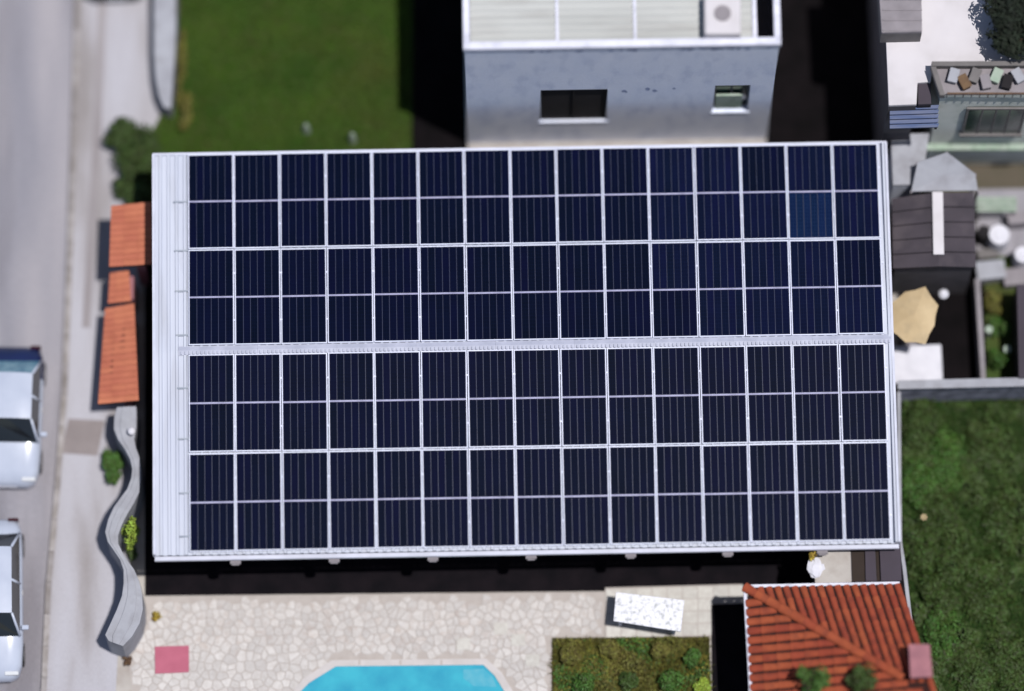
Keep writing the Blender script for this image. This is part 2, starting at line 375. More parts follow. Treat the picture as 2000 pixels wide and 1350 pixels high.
for i in range(nx_):
    for j in range(ny_):
        pts[i, j] = (x0 + (i + .5 + (.5 if j % 2 else 0) + rr.uniform(-.42, .42)) * step, y0 + (j + .5 + rr.uniform(-.42, .42)) * step)
pool_px = [(560, 1392), (650, 1292), (952, 1289), (1010, 1362), (1030, 1620), (560, 1620)]
poolq = [tuple(v) for v in pxy(pool_px, .05)]
stones = []
for (i, j), c in pts.items():
    if not inside(*c, pq) or inside(*c, poolq): continue
    poly = [(c[0] - .4, c[1] - .4), (c[0] + .4, c[1] - .4), (c[0] + .4, c[1] + .4), (c[0] - .4, c[1] + .4)]
    for di in (-2, -1, 0, 1, 2):
        for dj in (-2, -1, 0, 1, 2):
            o = pts.get((i + di, j + dj))
            if o and (di or dj):
                dx, dy = o[0] - c[0], o[1] - c[1]; l = math.hypot(dx, dy); dx /= l; dy /= l
                poly = clip(poly, dx, dy, dx * (c[0] + o[0]) / 2 + dy * (c[1] + o[1]) / 2 - .009)
    if len(poly) > 2 and all(inside(*q, pq) for q in poly) and not any(inside(*q, poolq) for q in poly):
        stones.append((c, poly))
vis = lambda c: (abs(c[0]) < 12.6 and c[1] > P(1000, 1352, 0).y)
front = sorted([s for s in stones if vis(s[0])], key=lambda s: -s[0][1])
stuff = MB()
def stone_mesh(mb, c, poly, h):
    n = len(poly); top = [(c[0] + (p[0] - c[0]) * .93, c[1] + (p[1] - c[1]) * .93) for p in poly]
    vs = [(p[0], p[1], -.01) for p in poly] + [(p[0], p[1], h - .006) for p in poly] + [(p[0], p[1], h) for p in top]
    fs = [(i, (i + 1) % n, n + (i + 1) % n, n + i) for i in range(n)] + [(n + i, n + (i + 1) % n, 2 * n + (i + 1) % n, 2 * n + i) for i in range(n)] + [tuple(range(2 * n, 3 * n))]
    mb.add(vs, fs)
singles = set(id(s) for s in front[:298])
for s in stones:
    c, poly = s; h = rr.uniform(.012, .024)
    if id(s) in singles:
        mb = MB(); stone_mesh(mb, (0, 0), [(p[0] - c[0], p[1] - c[1]) for p in poly], h)
        mb.build('paving_stone', M['stone'], pat, loc=(c[0] - org.x, c[1] - org.y, 0))
    else:
        stone_mesh(stuff, (c[0] - org.x, c[1] - org.y), [(p[0] - org.x, p[1] - org.y) for p in poly], h)
sm_ = mat('paving_stone_far', (.50, .48, .47), (.44, .415, .40), 7, island=.10, bump=.3, bscale=30, fine=.1)
tag(stuff.build('paving_stones', sm_, pat), kind='stuff')
# pale square slabs let into the paving beside the garden bed
k = sheet('slab_path', [(1182, 1148), (1450, 1141), (1462, 1180), (1390, 1180), (1388, 1245), (1182, 1246)], .034, M['joint'])
sl0 = P(1182, 1246, .034)
for i in range(9):
    for j in range(4):
        a = P(1184 + i * 30, 1152 - i + j * 24, .034); b = P(1212 + i * 30, 1174 - i + j * 24, .034)
        if i >= 7 and j >= 1: continue
        q = a - k.location
        o = MB().box(.0, b.x - a.x, b.y - a.y, 0, 0, rr.uniform(.01, .016)).build('paving_slab', M['stone_pale'], k, loc=(q.x, q.y, 0))
for sx, sy, ww in [(978, 1228, 26), (1012, 1250, 30), (905, 1258, 34), (1040, 1290, 34)]:
    q = P(sx, sy, .05); MB().box(-.17, .17, -.15, .15, 0, .012).build('pale_slab', M['stone_pale'], pat, loc=(q.x - org.x, q.y - org.y, .022))

# ---------------------------------------------------------------- the solar house
RZ = R(1.0)
O = P(1022, 675, 3.50); O.z = 0
house = empty('solar_house', O, RZ)
tag(house, 'long low house under a white ribbed metal roof covered by rows of solar panels', 'house')
EZ = 3.35; SL = math.tan(R(1.5)); HW = 9.02; HN = 5.06; HS = 5.08; RIDGE = EZ + 5 * SL
def zr(y): return RIDGE - abs(y) * SL
wl = MB(); wl.box(-8.7, 8.7, -4.0, 4.6, 0, EZ - .14); wl.build('wall', M['wall_dark'], house)
# roof sheets, each about a metre wide with trapezoid ribs
def sheet_mesh(L_, sgn, wd=1.002, ribs=5):
    mb = MB(); prof = []; p = wd / ribs
    for i in range(ribs):
        a = -wd / 2 + i * p
        prof += [(a, 0), (a + p * .55, 0), (a + p * .62, .050), (a + p * .92, .050)]
    prof.append((wd / 2, 0))
    y1 = sgn * L_
    n = len(prof)
    vs = [(x, 0, z) for x, z in prof] + [(x, y1, z - L_ * SL) for x, z in prof] + [(x, 0, z - .012) for x, z in prof] + [(x, y1, z - L_ * SL - .012) for x, z in prof]
    fs = []
    for i in range(n - 1):
        fs += [(i, i + 1, n + i + 1, n + i) if sgn > 0 else (i, n + i, n + i + 1, i + 1),
               (2 * n + i, 3 * n + i, 3 * n + i + 1, 2 * n + i + 1), (n + i, n + i + 1, 3 * n + i + 1, 3 * n + i)]
    mb.add(vs, fs); return mb.mesh('roof_sheet', M['roof'])
shn, shs = sheet_mesh(HN, 1), sheet_mesh(HS, -1)
for i in range(18):
    for me in (shn, shs): inst('roof_sheet', me, house, (-HW + .51 + i * 1.002, 0, RIDGE + .001 * (i % 2)), (0, 0, 0))
# ridge capping: flat wings with small closure ribs
for i in range(9):
    rc = MB(); a = -HW + .60 + i * 1.935; b = a + 1.932
    rc.add([(a, -.112, RIDGE + .045), (b, -.112, RIDGE + .045), (b, 0, RIDGE + .075), (a, 0, RIDGE + .075), (a, .112, RIDGE + .045), (b, .125, RIDGE + .045)], [(0, 1, 2, 3), (3, 2, 5, 4)])
    x = a + .05
    while x < b - .04:
        rc.box(x, x + .045, -.10, -.02, RIDGE + .055, RIDGE + .100); x += .1
    rc.build('ridge_cap', M['ridge'], house)
tr = MB()
tr.box(-HW - .02, HW + .02, HN - .03, HN + .03, zr(HN) - .12, zr(HN) + .06); tr.build('fascia', M['trim'], house)
for s in (-1, 1):
    t = MB(); t.box(s * HW - .03, s * HW + .03, -HS, HN - .035, EZ - .14, RIDGE + .052); t.build('verge_trim', M['trim'], house)
vg = MB(); vg.box(HW - .10, HW - .045, -HS, HN - .035, EZ, RIDGE + .060); vg.build('edge_flashing', M['roof'], house)
# box gutter along the south eave
gt = MB(); gz = zr(HS)
gt.box(-HW, HW, -HS - .115, -HS - .100, gz - .13, gz - .02); gt.box(-HW, HW, -HS - .099, -HS + .01, gz - .13, gz - .118); gt.build('gutter', M['trim'], house)
for px in (452, 645, 838, 1030, 1225, 1415, 1600):
    x = (P(px, 1092, gz) - O).x * math.cos(RZ)
    b = MB(); b.box(-.13, .13, -.17, .1, -.10, -.002); b.box(-.09, .09, -.205, -.172, -.07, -.02); b.build('beam_end', M['grey'], house, loc=(x, -HS - .02, gz - .14))
# mounting rails under the panels, their ends showing on the left
for k, py in enumerate((388, 485, 565, 652, 755, 853, 957, 1040)):
    y = (675 - py) * .0125 / ct * 1.0 + .10
    r_ = MB(); x0 = (P(342, py, 4) - O).x
    r_.box(x0, 8.72, y - .02, y + .02, zr(y) + .042, zr(y) + .075); r_.build('mounting_rail', M['rail'], house)
# gable vents / windows of the shaded south wall
for x in (-7, -4.2, -1.4, 1.4, 4.2):
    wn = MB(); wn.box(x - .6, x + .6, -4.03, -4.004, 1.0, 2.1); f = wn.build('window', M['frame_grey'], house)
    MB().box(x - .53, x + .53, -4.04, -4.032, 1.07, 2.03).build('pane', M['glass'], f)
dr = MB(); dr.box(6.2, 7.1, -4.04, -4.004, .02, 2.1); dr = dr.build('door', M['frame_grey'], house)
MB().box(6.28, 6.31, -4.09, -4.042, .95, 1.1).build('handle', M['rim'], dr)

# ---- sixty panels
PW, PL = 1.113, 2.43
fr = .024
def frame_mesh():
    mb = MB(); a, b = PW / 2, PL / 2
    mb.box(-a, -a + fr, -b, b, 0, .04); mb.box(a - fr, a, -b, b, 0, .04)
    mb.box(-a + fr, a - fr, -b, -b + fr, 0, .04); mb.box(-a + fr, a - fr, b - fr, b, 0, .04)
    return mb.mesh('frame', M['alu'])
FM = frame_mesh()
BM = MB().box(-PW / 2 + fr, PW / 2 - fr, -PL / 2 + fr, PL / 2 - fr, .020, .031).mesh('backsheet', M['backsheet'])
RM = MB().box(-PW / 2 + fr, PW / 2 - fr, -.020, .020, .0312, .0335).mesh('ribbon', M['ribbon'])
iw = PW - 2 * fr - .03; sw = iw / 6; shh = (PL / 2 - fr - .036)
SM = {kk: MB().box(-sw / 2 + .0065, sw / 2 - .0065, -shh / 2, shh / 2, 0, .005).mesh('cell_string', M[kk]) for kk in ('cell', 'cell_sky_mid', 'cell_sky_blue')}
CM = MB().box(-.035, .035, -.02, .02, 0, .008).mesh('clamp', M['alu'])
def ordn(n): return ['first', 'second', 'third', 'fourth', 'fifth', 'sixth', 'seventh', 'eighth', 'ninth', 'tenth', 'eleventh', 'twelfth', 'thirteenth', 'fourteenth', 'fifteenth'][n]
PX0 = (P(1048, 676, 4) - O).x
rowy = [(.122 + 1.5 * PL + .032), (.122 + .5 * PL), -(.122 + .5 * PL), -(.122 + 1.5 * PL + .032)]
rows_txt = ['top row', 'second row', 'third row', 'bottom row']
prr = random.Random(5)
for r in range(4):
    for c in range(15):
        x = PX0 + (c - 7) * 1.1335; y = rowy[r]
        m_ = Matrix.Rotation(RZ, 4, 'Z') @ Matrix.Translation((x + prr.uniform(-.004, .004), y + prr.uniform(-.006, .006), 0))
        wp = O + (m_ @ Vector((0, 0, 0)))
        blue = (c == 13 and r == 0) or (c == 13 and r == 0)
        p = empty('solar_module', (wp.x, wp.y, zr(y) + .077 + prr.uniform(0, .003)))
        p.rotation_euler = (math.atan(SL) * (-1 if y > 0 else 1), 0, RZ + prr.uniform(-R(.12), R(.12)))
        if c == 13 and r == 0: look, kk = 'sky-tinted bright blue solar panel', 'cell_sky_blue'
        elif r < 2 and c >= 10: look, kk = 'sky-tinted navy blue solar panel', 'cell_sky_mid'
        else: look, kk = 'dark navy solar panel', 'cell'
        if c == 0: where = f'{rows_txt[r]}, at the left end of the roof'
        elif c == 14: where = f'{rows_txt[r]}, at the right end of the roof'
        elif c <= 7: where = f'{rows_txt[r]}, {ordn(c)} from the left'
        else: where = f'{rows_txt[r]}, {ordn(14 - c)} from the right'
        tag(p, f'{look} in the {where}', 'solar panel', 'solar panels in four rows on the white roof')
        inst('frame', FM, p); inst('backsheet', BM, p); inst('ribbon', RM, p)
        for h in (-1, 1):
            for s_ in range(6):
                k2 = kk
                if kk == 'cell_sky_blue' and h == 1: k2 = 'cell_sky_mid'
                if kk == 'cell_sky_mid' and (c * 2 + h + r) % 5 == 0: k2 = 'cell'
                inst('cell_string', SM[k2], p, ((s_ - 2.5) * (sw + .003), h * (shh / 2 + .028), .0315 + prr.uniform(0, .0006)))
        for yy in (-.6, .6): inst('clamp', CM, p, (PW / 2 + .010, yy, .041))

# ---------------------------------------------------------------- annex and gutter wall at the south-east corner
AZ = 2.80
ax = empty('flat_roof_annex', P(1660, 1100, 0)); tag(ax, 'low annex with pale concrete and dark metal roof beside the red tiled roof', 'annex')
def part_prism(name, pts, z0, z1, m, parent, bevel=0):
    mb = MB(); mb.prism(rel(pts, z1, parent.location), z0, z1); return mb.build(name, m, parent, bevel=bevel)
# wall under, then roof strips side by side
part_prism('wall', [(1598, 1069), (1756, 1065), (1758, 1134), (1598, 1137)], 0, AZ - .08, M['wall_dark'], ax)
part_prism('concrete_roof', [(1592, 1050), (1660, 1048), (1663, 1137), (1592, 1139)], AZ - .08, AZ, M['yard'], ax)
part_prism('roof_strip', [(1662, 1048), (1688, 1048), (1690, 1136), (1665, 1136)], AZ - .08, AZ - .05, M['metalbrown'], ax)
part_prism('roof_strip', [(1689, 1048), (1708, 1048), (1712, 1135), (1691, 1135)], AZ - .08, AZ + .03, M['metaldark'], ax)
part_prism('roof_strip', [(1709, 1048), (1716, 1048), (1720, 1135), (1713, 1135)], AZ - .08, AZ - .05, M['metalbrown'], ax)
part_prism('roof_strip', [(1717, 1048), (1758, 1047), (1761, 1134), (1721, 1135)], AZ - .08, AZ + .05, M['metaldark'], ax)
part_prism('rim', [(1458, 1142), (1757, 1136), (1757, 1141), (1458, 1148)], AZ - .25, AZ + .04, M['parapet'], ax)
bush(1592, 1082, .20, .35, M['leaf_yellow'], 'small yellow-leaved plant on the pale annex roof by the gutter', n=260, size=.045, zb=AZ, name='plant', cat='plant', clumps=6)
sk = MB(); rr2 = random.Random(2)
nseg = 12; rings = [(0, .17), (.04, .19), (.08, .13), (.10, .06)]
vs = []
for z, r in rings:
    for i in range(nseg): a = 6.283 * i / nseg; k_ = r * rr2.uniform(.65, 1.35); vs.append((k_ * math.cos(a) * 1.1, k_ * math.sin(a) * 1.25, z))
fs = [(q * nseg + i, q * nseg + (i + 1) % nseg, (q + 1) * nseg + (i + 1) % nseg, (q + 1) * nseg + i) for q in range(3) for i in range(nseg)] + [tuple(range(3 * nseg, 4 * nseg))]
sk.add(vs, fs); tag(sk.build('sack', M['white'], loc=P(1592, 1112, AZ)), 'crumpled white sack lying at the edge of the annex roof', 'sack')

# ---------------------------------------------------------------- red tiled roof
rb = empty('tiled_outbuilding', P(1620, 1260, 0)); tag(rb, 'outbuilding with a hipped roof of red barrel tiles', 'outbuilding')
ro = Vector(rb.location)
RE = 2.95
A = P(1460, 1151, RE); B = P(1756, 1144, RE); D = P(1473, 1400, RE); C = P(1830, 1400, RE)
sN, sW = .36, .25
uN = (B - A).normalized(); nN = Vector((uN.y, -uN.x, 0))        # pointing south
uW = (D - A).normalized(); nW = Vector((-uW.y, uW.x, 0))        # pointing east
if nW.x < 0: nW = -nW
if nN.y > 0: nN = -nN
def zN(p): return RE + (p - A).dot(nN) * sN
def zW(p): return RE + (p - A).dot(nW) * sW
part_prism('wall', [(1478, 1165), (1742, 1160), (1812, 1385), (1490, 1385)], 0, RE - .1, M['parapet'], rb)
# two underlay planes up to the hip
def lift(p, f, dz=0): return Vector((p.x, p.y, f(p) + dz)) - ro
def hip_dir():
    # plan direction with equal height on both planes
    a = nN * sN - nW * sW; d = Vector((-a.y, a.x, 0)).normalized()
    return d if d.x > 0 else -d
hd = hip_dir(); Hp = A + hd * 4.6
east = P(1828, 1400, RE)
ub = MB()
hipTop = A + hd * ((east - A).dot(nN) / hd.dot(nN) if False else 4.4)
ub.add([lift(A, zN), lift(B, zN), lift(C, zN), lift(hipTop, zN)], [(0, 3, 2, 1)])
ub.add([lift(A, zW), lift(D, zW), lift(hipTop, zW)], [(0, 1, 2)])
ub.add([lift(hipTop, zN), lift(C, zN), lift(C, lambda p: RE - .2), lift(D, lambda p: RE - .2), lift(D, zW)], [(0, 4, 3, 2, 1)])
ub.build('underlay', M['terra_base'], rb)
def tile_mesh(wd, ln):
    mb = MB(); n = 6; vs = []
    for y, wz, hh in ((-ln / 2, wd * .52, .0), (ln / 2, wd * .43, -.018)):
        for k_ in range(n + 1):
            a = math.pi * k_ / n; vs.append((math.cos(a) * wz, y, math.sin(a) * wd * .40 + hh))
    for k_ in range(n + 1):
        a = math.pi * k_ / n; vs.append((math.cos(a) * wd * .44, -ln / 2, math.sin(a) * wd * .32 - .0))
    fs = [(k_, k_ + 1, n + 2 + k_, n + 1 + k_) for k_ in range(n)] + [(2 * n + 2 + k_, 2 * n + 3 + k_, k_ + 1, k_) for k_ in range(n)]
    mb.add(vs, fs); return mb.mesh('roof_tile', M['terra'], smooth=False)
TM = tile_mesh(.165, .40)
TMW = tile_mesh(.20, .40)
tc_ = random.Random(9)
def put_tile(me, p, across, up):
    up = up.normalized(); nrm = across.cross(up).normalized()
    if nrm.z < 0: nrm = -nrm
    x = up.cross(nrm).normalized()
    Mx = Matrix((x, up, nrm)).transposed().to_4x4()
    o = inst('roof_tile', me, rb); q = Mx.to_euler(); o.rotation_euler = (q.x + tc_.uniform(-.02, .02), q.y, q.z + tc_.uniform(-.025, .025)); o.location = p - ro + nrm * .012
    return o
count = 0
skew = (P(1800, 1290, RE) - P(1757, 1142, RE)).normalized()
vN = Vector((skew.x, skew.y, 0)).normalized()
pitch = .208
nc = int((B - A).length / pitch) + 8
for i in range(-2, nc):
    for j in range(9):
        q = A + uN * ((i + .5) * pitch) + vN * (.17 + j * .335)
        if (q - A).dot(nN) < 0: continue
        # north plane: east of the hip, west of the east edge
        side = hd.x * (q - A).y - hd.y * (q - A).x
        eastx = B + vN * ((q - A).dot(nN) / vN.dot(nN))
        if side > .05 and (q - eastx).dot(uN) < -.02 and q.y > P(1700, 1392, 3).y:
            up = Vector((vN.x, vN.y, vN.dot(nN) * sN)); put_tile(TM, lift(q, zN) + ro, uN, up); count += 1
for i in range(-1, 16):
    for j in range(12):
        q = A + uW * ((i + .5) * .232) + nW * (.15 + j * .335)
        side = hd.x * (q - A).y - hd.y * (q - A).x
        if side < -.05 and q.y > P(1700, 1396, 3).y and i >= 0:
            up = Vector((nW.x, nW.y, sW)); put_tile(TMW, lift(q, zW) + ro, uW, up); count += 1
HMm = tile_mesh(.24, .42)
d = .12
while d < 4.3:
    q = A + hd * d; up = Vector((hd.x, hd.y, hd.dot(nN) * sN))
    o = put_tile(HMm, lift(q, zN) + ro + Vector((0, 0, .055)), Vector((hd.y, -hd.x, 0)), up); o.name = 'hip_tile'; d += .34
part_prism('edge_board', [(1452, 1150), (1458, 1150), (1472, 1398), (1466, 1398)], RE - .12, RE + .03, M['parapet'], rb)
ch = empty('chimney', P(1797, 1300, 2.4)); ch.location.z = 2.45
tag(ch, 'short pink plastered chimney beside the right edge of the red roof', 'chimney')
mb = MB(); mb.prism(rel([(1778, 1262), (1812, 1262), (1818, 1318), (1782, 1320)], 4.3, ch.location), -2.45, 1.85); mb.build('stack', M['pink'], ch, bevel=.02)
mb = MB(); mb.prism(rel([(1774, 1258), (1816, 1258), (1822, 1322), (1778, 1324)], 4.38, ch.location), 1.851, 1.93); mb.build('cap', M['pink'], ch, bevel=.02)
tree(1585, 1326, 4.0, .42, .35, M['leaf'], 'small green tree crown over the lower left of the red roof', 900, .06, 21, 'small trees over the red roof', (0, -1.3))
tree(1682, 1326, 4.0, .38, .33, M['leaf_dark'], 'darker small tree crown over the middle of the red roof', 900, .06, 22, 'small trees over the red roof', (.1, -1.3))

# ---------------------------------------------------------------- patio things
t = empty('stone_table', P(1267, 1194, .98)); t.location.z = .035
tag(t, 'white speckled stone table standing on the patio near the red roof', 'table')
zt = .98 - .035
cs = [(1203, 1156), (1337, 1172), (1330, 1234), (1198, 1213)]
mb = MB(); mb.prism(rel(cs, .98, t.location), zt - .06, zt, cap_bottom=True); mb.build('tabletop', M['marble'], t, bevel=.012)
for a, b in [(1215, 1168), (1322, 1184), (1317, 1222), (1212, 1204)]:
    q = (P(a, b, .98) - t.location).to_2d(); MB().box(q.x - .04, q.x + .04, q.y - .04, q.y + .04, 0, zt - .0605).build('leg', M['parapet'], t)
mb = MB(); mb.prism(rel([(302, 1263), (369, 1261), (369, 1313), (303, 1316)], .07, P(335, 1290, .05)), 0, .03); o = mb.build('pink_mat', M['pinkmat'], loc=P(335, 1290, .056), bevel=.008)
tag(o, 'pink rectangular mat lying on the patio', 'mat')

pl = empty('swimming_pool', P(800, 1400, .03)); tag(pl, 'turquoise swimming pool with angled corners at the bottom of the patio', 'pool')
outer = [(572, 1382), (640, 1292), (958, 1288), (1004, 1352), (1024, 1600), (572, 1600)]
inner = [(586, 1352), (604, 1334), (656, 1302), (944, 1299), (966, 1320), (992, 1362), (1008, 1590), (586, 1590)]
outer = [(572, 1352), (592, 1326), (648, 1290), (950, 1287), (980, 1314), (1006, 1358), (1022, 1604), (572, 1604)]
po, pi_ = rel(outer, .05, pl.location), rel(inner, .05, pl.location); n = 8
mb = MB()
vs = [(v.x, v.y, .05) for v in po] + [(v.x, v.y, .05) for v in pi_] + [(v.x, v.y, -.12) for v in pi_] + [(v.x, v.y, 0) for v in po]
fs = [(i, n + i, n + (i + 1) % n, (i + 1) % n) for i in range(n)] + [(n + i, 2 * n + i, 2 * n + (i + 1) % n, n + (i + 1) % n) for i in range(n)] + [(3 * n + i, i, (i + 1) % n, 3 * n + (i + 1) % n) for i in range(n)]
mb.add(vs, fs); mb.build('coping', M['coping'], pl)
mb = MB(); mb.add([(v.x, v.y, .02) for v in pi_], [tuple(range(n))][::-1]); mb.build('water', M['water'], pl)
mb = MB(); mb.prism(rel([(905, 1308), (944, 1306), (962, 1322), (970, 1342), (925, 1340), (905, 1325)], .06, pl.location), .0205, .024); mb.build('step', mat('shallow_water', (.10, .36, .46), (.06, .33, .45), 5, rough=.2), pl)
for x0_, x1_ in ((700, 704), (780, 784), (860, 864)):
    mb = MB(); mb.prism(rel([(x0_, 1290), (x1_, 1290), (x1_, 1299), (x0_, 1299)], .05, pl.location), .0502, .052); mb.build('coping_joint', M['joint'], pl)

# garden bed
gb = sheet('garden_bed', [(1078, 1246), (1386, 1243), (1392, 1700), (1078, 1700)], .06, M['soil'])
grass([(1080, 1250), (1385, 1247), (1390, 1380), (1080, 1380)], 9000, M['leaf_olive'], .04, .16, 6, .06)
bq = [tuple(v) for v in pxy([(1082, 1250), (1384, 1247), (1390, 1380), (1082, 1380)], .1)]
brr = random.Random(17)
for nm_, m_, cN, off in (('ground_cover', M['leaf_olive'], 5200, 2.0), ('ground_cover', M['leaf'], 4200, 7.0), ('ground_cover', mat('leaf_gold', (.15, .125, .02), (.11, .11, .02), 3, island=.4), 2200, 13.0)):
    mb = MB(); k0 = 0; bx0_, bx1_ = min(v[0] for v in bq), max(v[0] for v in bq); by0_, by1_ = min(v[1] for v in bq), max(v[1] for v in bq)
    while k0 < cN:
        x, y = brr.uniform(bx0_, bx1_), brr.uniform(by0_, by1_)
        d_ = math.sin(x * 2.3 + off) * math.cos(y * 3.1 + off * 2) + .5 * math.sin(x * 5.1 + y * 4 + off)
        if not inside(x, y, bq) or d_ < brr.uniform(-1, .5): continue
        k0 += 1; z = .07 + .28 * max(0, d_) * brr.random(); nrm = Vector((brr.uniform(-.7, .7), brr.uniform(-.7, .7), 1)).normalized()
        a = nrm.orthogonal().normalized(); a.rotate(Matrix.Rotation(brr.uniform(0, 6.28), 3, nrm)); b = nrm.cross(a); s_ = brr.uniform(.02, .055); p = Vector((x, y, z))
        mb.add([p - a * s_, p + b * s_ * .45, p + a * s_, p - b * s_ * .45], [(0, 1, 2, 3)])
    tag(mb.build(nm_, m_), kind='stuff')
bl = [(1115, 1280, .26, .45, 'leaf_olive', 'olive brown shrub in the left upper corner of the garden bed'),
      (1190, 1266, .24, .4, 'leaf_olive', 'low olive shrub at the upper edge of the bed, below the table shadow'),
      (1290, 1268, .26, .42, 'leaf_olive', 'dry olive shrub in the upper middle right of the garden bed'),
      (1355, 1285, .24, .5, 'leaf', 'green shrub in the right upper corner of the garden bed'),
      (1140, 1335, .30, .5, 'leaf', 'green shrub at the lower left of the garden bed'),
      (1225, 1330, .26, .4, 'leaf_dark', 'dark green shrub in the lower middle of the garden bed'),
      (1310, 1328, .30, .55, 'leaf', 'rounded green shrub at the lower right middle of the garden bed'),
      (1372, 1340, .2, .4, 'leaf_lime', 'pale lime green plant at the lower right corner of the garden bed')]
for x, y, r, h, m_, lb in bl: bush(x, y, r, h, M[m_], lb, 'shrubs in the garden bed', n=1900, size=.05, zb=.06, clumps=22)
bush(305, 1203, .17, .3, M['leaf_yellow'], 'small yellow plant at the left end of the patio paving', n=220, size=.04, name='plant', cat='plant', clumps=6)
bush(248, 1292, .16, .3, M['leaf_brown'], 'small brown withered plant left of the pink mat', n=260, size=.04, name='plant', cat='plant', clumps=6)

# ---------------------------------------------------------------- wavy boundary wall and the gate canopies on the left
Lg = [(228, 795), (223, 815), (222, 838), (230, 858), (244, 878), (254, 897), (258, 916), (256, 934), (248, 955), (235, 972), (222, 990), (211, 1014), (205, 1039), (210, 1058), (222, 1075), (234, 1093), (241, 1113), (241, 1140), (238, 1163), (228, 1190), (218, 1212), (205, 1240), (196, 1270), (188, 1310), (186, 1400), (184, 1500)]
Rg = [(266, 793), (267, 815), (266, 838), (262, 858), (266, 876), (273, 895), (276, 914), (276, 936), (272, 961), (262, 982), (248, 1005), (238, 1025), (231, 1045), (231, 1062), (240, 1080), (250, 1096), (262, 1112), (272, 1135), (278, 1161), (279, 1190), (273, 1217), (258, 1243), (243, 1264), (226, 1310), (216, 1400), (212, 1500)]
WZ = 1.5
Lg, Rg = Lg[:23], Rg[:23]
Lg[-1] = (212, 1252); Rg[-1] = (240, 1262)
ww = empty('wavy_wall', P(245, 1000, 0)); tag(ww, 'pale grey wall winding in curves along the front of the house', 'wall')
def strip(Ls, Rs, z0, z1, org):
    mb = MB(); a = [v for v in rel(Ls, z1, org)]; b = [v for v in rel(Rs, z1, org)]; n = len(a)
    vs = [(v.x, v.y, z1) for v in a] + [(v.x, v.y, z1) for v in b] + [(v.x, v.y, z0) for v in a] + [(v.x, v.y, z0) for v in b]
    fs = []
    for i in range(n - 1):
        fs += [(i, n + i, n + i + 1, i + 1), (2 * n + i, i, i + 1, 2 * n + i + 1), (n + i, 3 * n + i, 3 * n + i + 1, n + i + 1)]
    fs += [(0, 2 * n, 3 * n, n), (n - 1, 2 * n - 1, 4 * n - 1, 3 * n - 1)]
    return mb.add(vs, fs)
strip(Lg, Rg, 0, WZ, ww.location).build('masonry', M['wavywall'], ww, bevel=.02)
Li = [(l[0] * .72 + r[0] * .28, l[1] * .72 + r[1] * .28) for l, r in zip(Lg, Rg)]; Ri = [(l[0] * .28 + r[0] * .72, l[1] * .28 + r[1] * .72) for l, r in zip(Lg, Rg)]
strip(Li, Ri, WZ, WZ + .03, ww.location).build('coping', M['wavywall'], ww, bevel=.012)
lp = empty('globe_lamp', P(257, 843, WZ + .15)); lp.location.z = WZ + .03; tag(lp, 'small white globe lamp on the upper end of the wavy wall', 'lamp')
MB().frustum((0, 0), .04, .03, 0, .06, 8).build('base', M['grey'], lp)
gm = MB(); vs = []; 
for i in range(7):
    a = math.pi * i / 6 - math.pi / 2
    for j in range(10): vs.append((.11 * math.cos(a) * math.cos(j * .6283), .11 * math.cos(a) * math.sin(j * .6283), .16 + .11 * math.sin(a)))
gm.add(vs, [(i * 10 + j, i * 10 + (j + 1) % 10, (i + 1) * 10 + (j + 1) % 10, (i + 1) * 10 + j) for i in range(6) for j in range(10)]); gm.build('globe', M['white'], lp, smooth=True)

def canopy(pts, ztop, label, drop=.25, shelf=0.0, rows=None):
    """pts: TL, TR, BR, BL pixels of the tile surface; slopes down to the west with barrel rows"""
    cpx = (sum(p[0] for p in pts) / 4, sum(p[1] for p in pts) / 4)
    t = empty('tiled_canopy', P(*cpx, ztop)); t.location.z = 0; tag(t, label, 'canopy', 'orange tiled canopies by the pavement')
    TL, TR, BR, BL = [P(x, y, ztop) - t.location for x, y in pts]
    TL.z = BL.z = ztop - drop
    n = max(2, int((TL - BL).length / .15)); mb = MB()
    und = MB(); und.add([TL - Vector((0, 0, .03)), TR - Vector((0, 0, .03)), BR - Vector((0, 0, .03)), BL - Vector((0, 0, .03)), TL - Vector((0, 0, .12)), TR - Vector((0, 0, .12)), BR - Vector((0, 0, .12)), BL - Vector((0, 0, .12))], [(3, 2, 1, 0), (4, 5, 6, 7), (0, 1, 5, 4), (1, 2, 6, 5), (2, 3, 7, 6), (3, 0, 4, 7)])
    und.build('deck', M['terra_base'], t)
    for i in range(n):
        f0, f1 = i / n, (i + .97) / n
        a0, a1 = TL.lerp(BL, f0), TL.lerp(BL, f1); b0, b1 = TR.lerp(BR, f0), TR.lerp(BR, f1)
        cnt = 3
        for c in range(cnt):
            g0, g1 = c / cnt, (c + 1.08) / cnt
            vs = []
            for q, lift_ in ((g0, .02), (g1, .0)):
                for k_ in range(6):
                    h = k_ / 5; p = a0.lerp(a1, h).lerp(b0.lerp(b1, h), min(q, 1)); vs.append(p + Vector((0, 0, math.sin(math.pi * h) * .022 + lift_ - .02)))
            mb.add(vs, [(k_, 6 + k_, 7 + k_, k_ + 1) for k_ in range(5)])
    mb.build('roof_tiles', M['orange'], t)['kind'] = 'stuff'
    w_ = MB(); xm = (TL.x + TR.x) / 2
    w_.box(xm + .12, xm + .34, BR.y + .12, TR.y - .1, 0, ztop - drop - .13); w_.build('pier', M['pink'], t)
    return t
canopy([(216, 396), (296, 394), (299, 516), (212, 516)], 2.4, 'upper orange tiled canopy touching the white roof edge', .25)
canopy([(214, 530), (252, 526), (256, 588), (210, 590)], 1.55, 'small low orange tiled canopy between the two larger ones', .15)
canopy([(204, 596), (262, 592), (271, 782), (190, 784)], 1.6, 'long lower orange tiled canopy above the wavy wall', .28)

